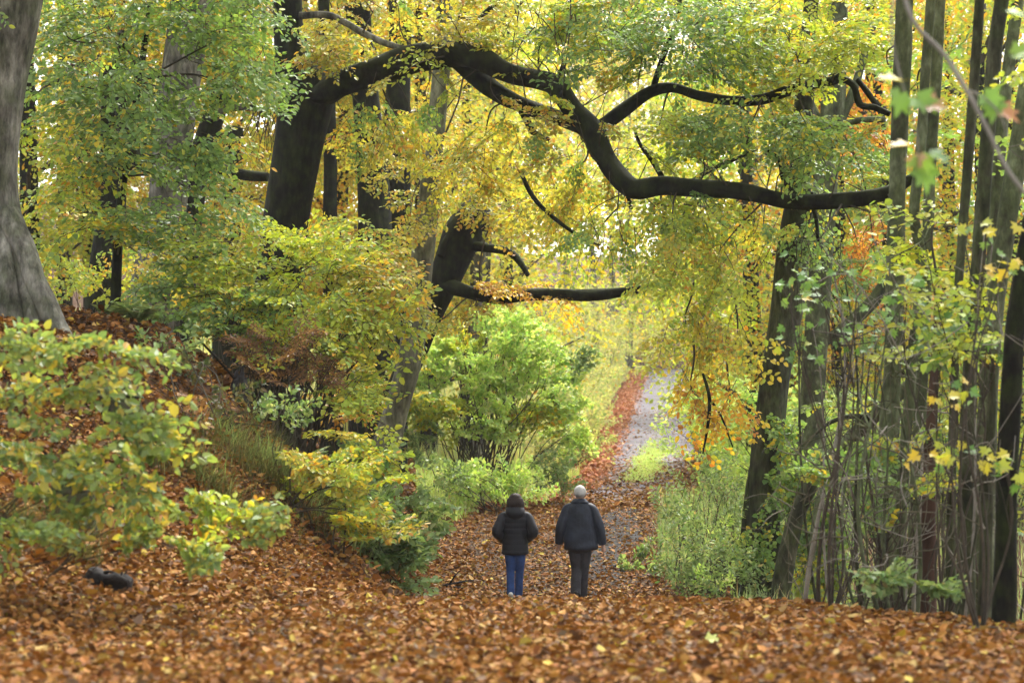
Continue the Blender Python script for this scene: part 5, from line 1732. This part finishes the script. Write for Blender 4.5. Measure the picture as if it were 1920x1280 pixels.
def shoe(mb, ankle, L=.25, w=.045, pitch=0.0):
    a = np.array(ankle, float)
    c, s = math.cos(pitch), math.sin(pitch)

    def q(dy, dz):
        return a + np.array([0, dy * c - dz * s, dy * s + dz * c])
    tube(mb, [q(0, .03), q(-.005, -.02)], [w * 1.05, w * 1.0], sides=12)
    tube(mb, [q(-.075, -.038), q(-.04, -.040), q(.03, -.042), q(.10, -.05), q(.16, -.055), q(.185, -.058)], [w * .55, w * .85, w * .9, w * .88, w * .7, w * .35], sides=12, sub=3)


# --- the woman
WS = 1.0
wa_L = armpts((-.185, 0, 1.33), (-.285, -.075, 1.06), (-.185, .115, .93))
wa_R = armpts((.185, 0, 1.33), (.285, -.075, 1.06), (.185, .115, .93))
wl_L = legpts((-.078, 0, .84), (-.070, .02, .46), (-.072, -.10, .10))
wl_R = legpts((.078, 0, .84), (.072, .06, .46), (.058, .12, .08))


def quilt(R, th):
    ph = (R[:, 2:3] - .70) / .085
    g = np.exp(-((ph - np.round(ph)) / .13) ** 2)
    return 1 - .055 * g * np.ones_like(th)[None]


def w_jacket(t):
    mb = MB()
    loft(mb, [(0, 0, .70, .200, .150), (0, 0, .73, .212, .158), (0, 0, .86, .205, .150), (0, 0, 1.0, .195, .140), (0, 0, 1.15, .205, .140), (0, 0, 1.27, .215, .140), (0, 0, 1.36, .190, .125), (0, 0, 1.41, .120, .100), (0, 0, 1.44, .085, .085)], mod=quilt)
    for A in (wa_L, wa_R):
        tube(mb, [A[0] * [.35, 1, 1] + [0, 0, .012], A[0] + [0, 0, -.035], A[1], A[2], A[3], A[4]], [.05, .078, .082, .082, .074, .062], sides=16, sub=6, lump=.07)
    jk = fuse(mb, 'jacket', M_COAT_W, t, .0075, 1)
    h = MB()
    loft(h, [(0, -.115, 1.255, .03, .02), (0, -.13, 1.29, .10, .05), (0, -.12, 1.35, .145, .085), (0, -.07, 1.41, .150, .11), (0, -.03, 1.455, .125, .11), (0, -.01, 1.47, .10, .10)])
    fuse(h, 'hood', M_COAT_W, jk, .010, 3)


def w_jeans(t):
    mb = MB()
    loft(mb, [(0, -.01, .88, .165, .125), (0, -.015, .80, .178, .135), (0, -.015, .74, .17, .13), (0, 0, .70, .13, .10)])
    for Lg in (wl_L, wl_R):
        A = [p.copy() for p in Lg]
        A[-1] = A[-1] + [0, 0, -.015]
        tube(mb, A, [.098, .086, .068, .064, .064], sides=16, sub=6, lump=.10)
    fuse(mb, 'jeans', M_JEANS, t, .009, 2)


def w_hair(t):
    mb = MB()
    hz = (0, .01, 1.545)
    ball(mb, (0, -.005, 1.565), (.110, .118, .106))
    loft(mb, [(0, -.03, 1.405, .078, .066), (0, -.03, 1.44, .104, .088), (0, -.025, 1.50, .126, .110), (0, -.015, 1.56, .124, .114), (0, -.01, 1.6, .095, .10)])
    for k in range(15):
        a = math.pi * (1.02 + .96 * k / 14)
        x_, y_ = .118 * math.cos(a), -.02 + .10 * math.sin(a)
        tube(mb, [(x_ * .85, y_ * .85, 1.58), (x_ * 1.03, y_ * 1.05, 1.50), (x_ * (1.02 + .05 * math.sin(k * 5)), y_, 1.405 + .022 * math.sin(k * 2.3))], [.022, .024, .010], sides=7, sub=3)
    fuse(mb, 'hair', M_HAIR_D, t, .0075, 1)


def w_shoes(t):
    for Lg, pt in ((wl_L, -.55), (wl_R, 0.1)):
        mb = MB()
        shoe(mb, Lg[-1], w=.046, pitch=pt)
        fuse(mb, 'shoe', M_SHOE_W, t, .009, 2)


wx, wd = (966 - 960) * 31.3 / F, 31.3
person('person', 'dark haired walker in black padded jacket with hood down, blue jeans and white shoes', G(wx, wd, .01), 0.02, 1.66,
       dict(head=(0, .012, 1.545), neck=1.42, torso=[(0, 0, .80, .15, .11), (0, 0, .92, .155, .115), (0, 0, 1.08, .135, .105), (0, 0, 1.25, .16, .11), (0, 0, 1.35, .16, .095), (0, 0, 1.42, .07, .07)],
            armL=wa_L, armR=wa_R, legL=wl_L, legR=wl_R, hand_bias=np.array([0, .02, -.05]), clothes=[w_jeans, w_jacket, w_hair, w_shoes]))

# --- the man
ma_L = armpts((-.180, 0, 1.470), (-.285, -.05, 1.16), (-.325, .06, .885))
ma_R = armpts((.180, 0, 1.470), (.305, -.03, 1.17), (.358, .02, .87))
ml_L = legpts((-.085, 0, .92), (-.050, .05, .50), (-.055, -.20, .15))
ml_R = legpts((.090, 0, .92), (.060, .08, .49), (.035, .14, .09))


def folds(R, th):
    z = R[:, 2:3]
    return 1 + .04 * np.sin(3 * th[None] + z * 9) + .035 * np.sin(z * 26 + 2 * np.sin(th[None] * 2)) * np.clip((1.35 - z) / .4, 0, 1)


def m_jacket(t):
    mb = MB()
    loft(mb, [(.01, 0, .80, .235, .165), (.01, 0, .815, .252, .175), (.01, 0, .86, .268, .188), (.005, 0, 1.0, .262, .180), (0, 0, 1.18, .250, .165), (0, 0, 1.33, .232, .155), (0, 0, 1.44, .205, .14), (0, 0, 1.51, .155, .122), (0, 0, 1.57, .10, .095)], mod=folds)
    for A in (ma_L, ma_R):
        tube(mb, [A[0] * [.35, 1, 1] + [0, 0, .015], A[0] + [0, 0, -.035], A[1], A[2], A[3], A[4] + [0, 0, .02]], [.055, .080, .082, .080, .074, .060], sides=18, sub=6, lump=.11)
    jk = fuse(mb, 'jacket', M_COAT_M, t, .009, 1)
    c = MB()
    loft(c, [(0, -.015, 1.53, .150, .125), (0, -.012, 1.558, .124, .115), (0, -.004, 1.588, .100, .099), (0, .004, 1.596, .085, .085)])
    fuse(c, 'collar', M_COAT_M, jk, .008, 2)


def m_trousers(t):
    mb = MB()
    loft(mb, [(0, -.01, .95, .172, .13), (0, -.015, .86, .182, .145), (0, -.01, .80, .165, .13), (0, 0, .76, .12, .10)])
    for Lg in (ml_L, ml_R):
        A = [p.copy() for p in Lg]
        A[-1] = A[-1] + [0, -.01, -.04]
        tube(mb, A, [.106, .098, .082, .080, .080], sides=16, sub=6, lump=.12)
    fuse(mb, 'trousers', M_TROUS, t, .009, 2)


def m_hair(t):
    mb = MB()
    ball(mb, (.004, -.010, 1.700), (.096, .108, .104))
    loft(mb, [(.004, -.050, 1.635, .060, .045), (.004, -.040, 1.655, .080, .070), (.004, -.02, 1.69, .093, .094), (.004, -.012, 1.73, .084, .085)])
    fuse(mb, 'hair', M_HAIR_W, t, .008, 3)


def m_shoes(t):
    for Lg, pt in ((ml_L, -.75), (ml_R, 0.05)):
        mb = MB()
        shoe(mb, Lg[-1], w=.05, pitch=pt)
        fuse(mb, 'shoe', M_SHOE_D, t, .009, 2)


mx, md = (1087 - 960) * 30.8 / F, 30.8
person('person', 'white haired walker in loose dark navy coat and charcoal trousers, arms hanging', G(mx, md, .01), -0.06, 1.80,
       dict(head=(.004, .01, 1.685), neck=1.55, torso=[(0, 0, .86, .16, .12), (0, 0, .98, .17, .125), (0, 0, 1.15, .165, .12), (0, 0, 1.35, .185, .125), (0, 0, 1.46, .19, .11), (0, 0, 1.54, .08, .08)],
            armL=ma_L, armR=ma_R, legL=ml_L, legR=ml_R, clothes=[m_trousers, m_jacket, m_hair, m_shoes]))

for e in EMPTIES + [ground]:
    if '_o' in e:
        del e['_o']
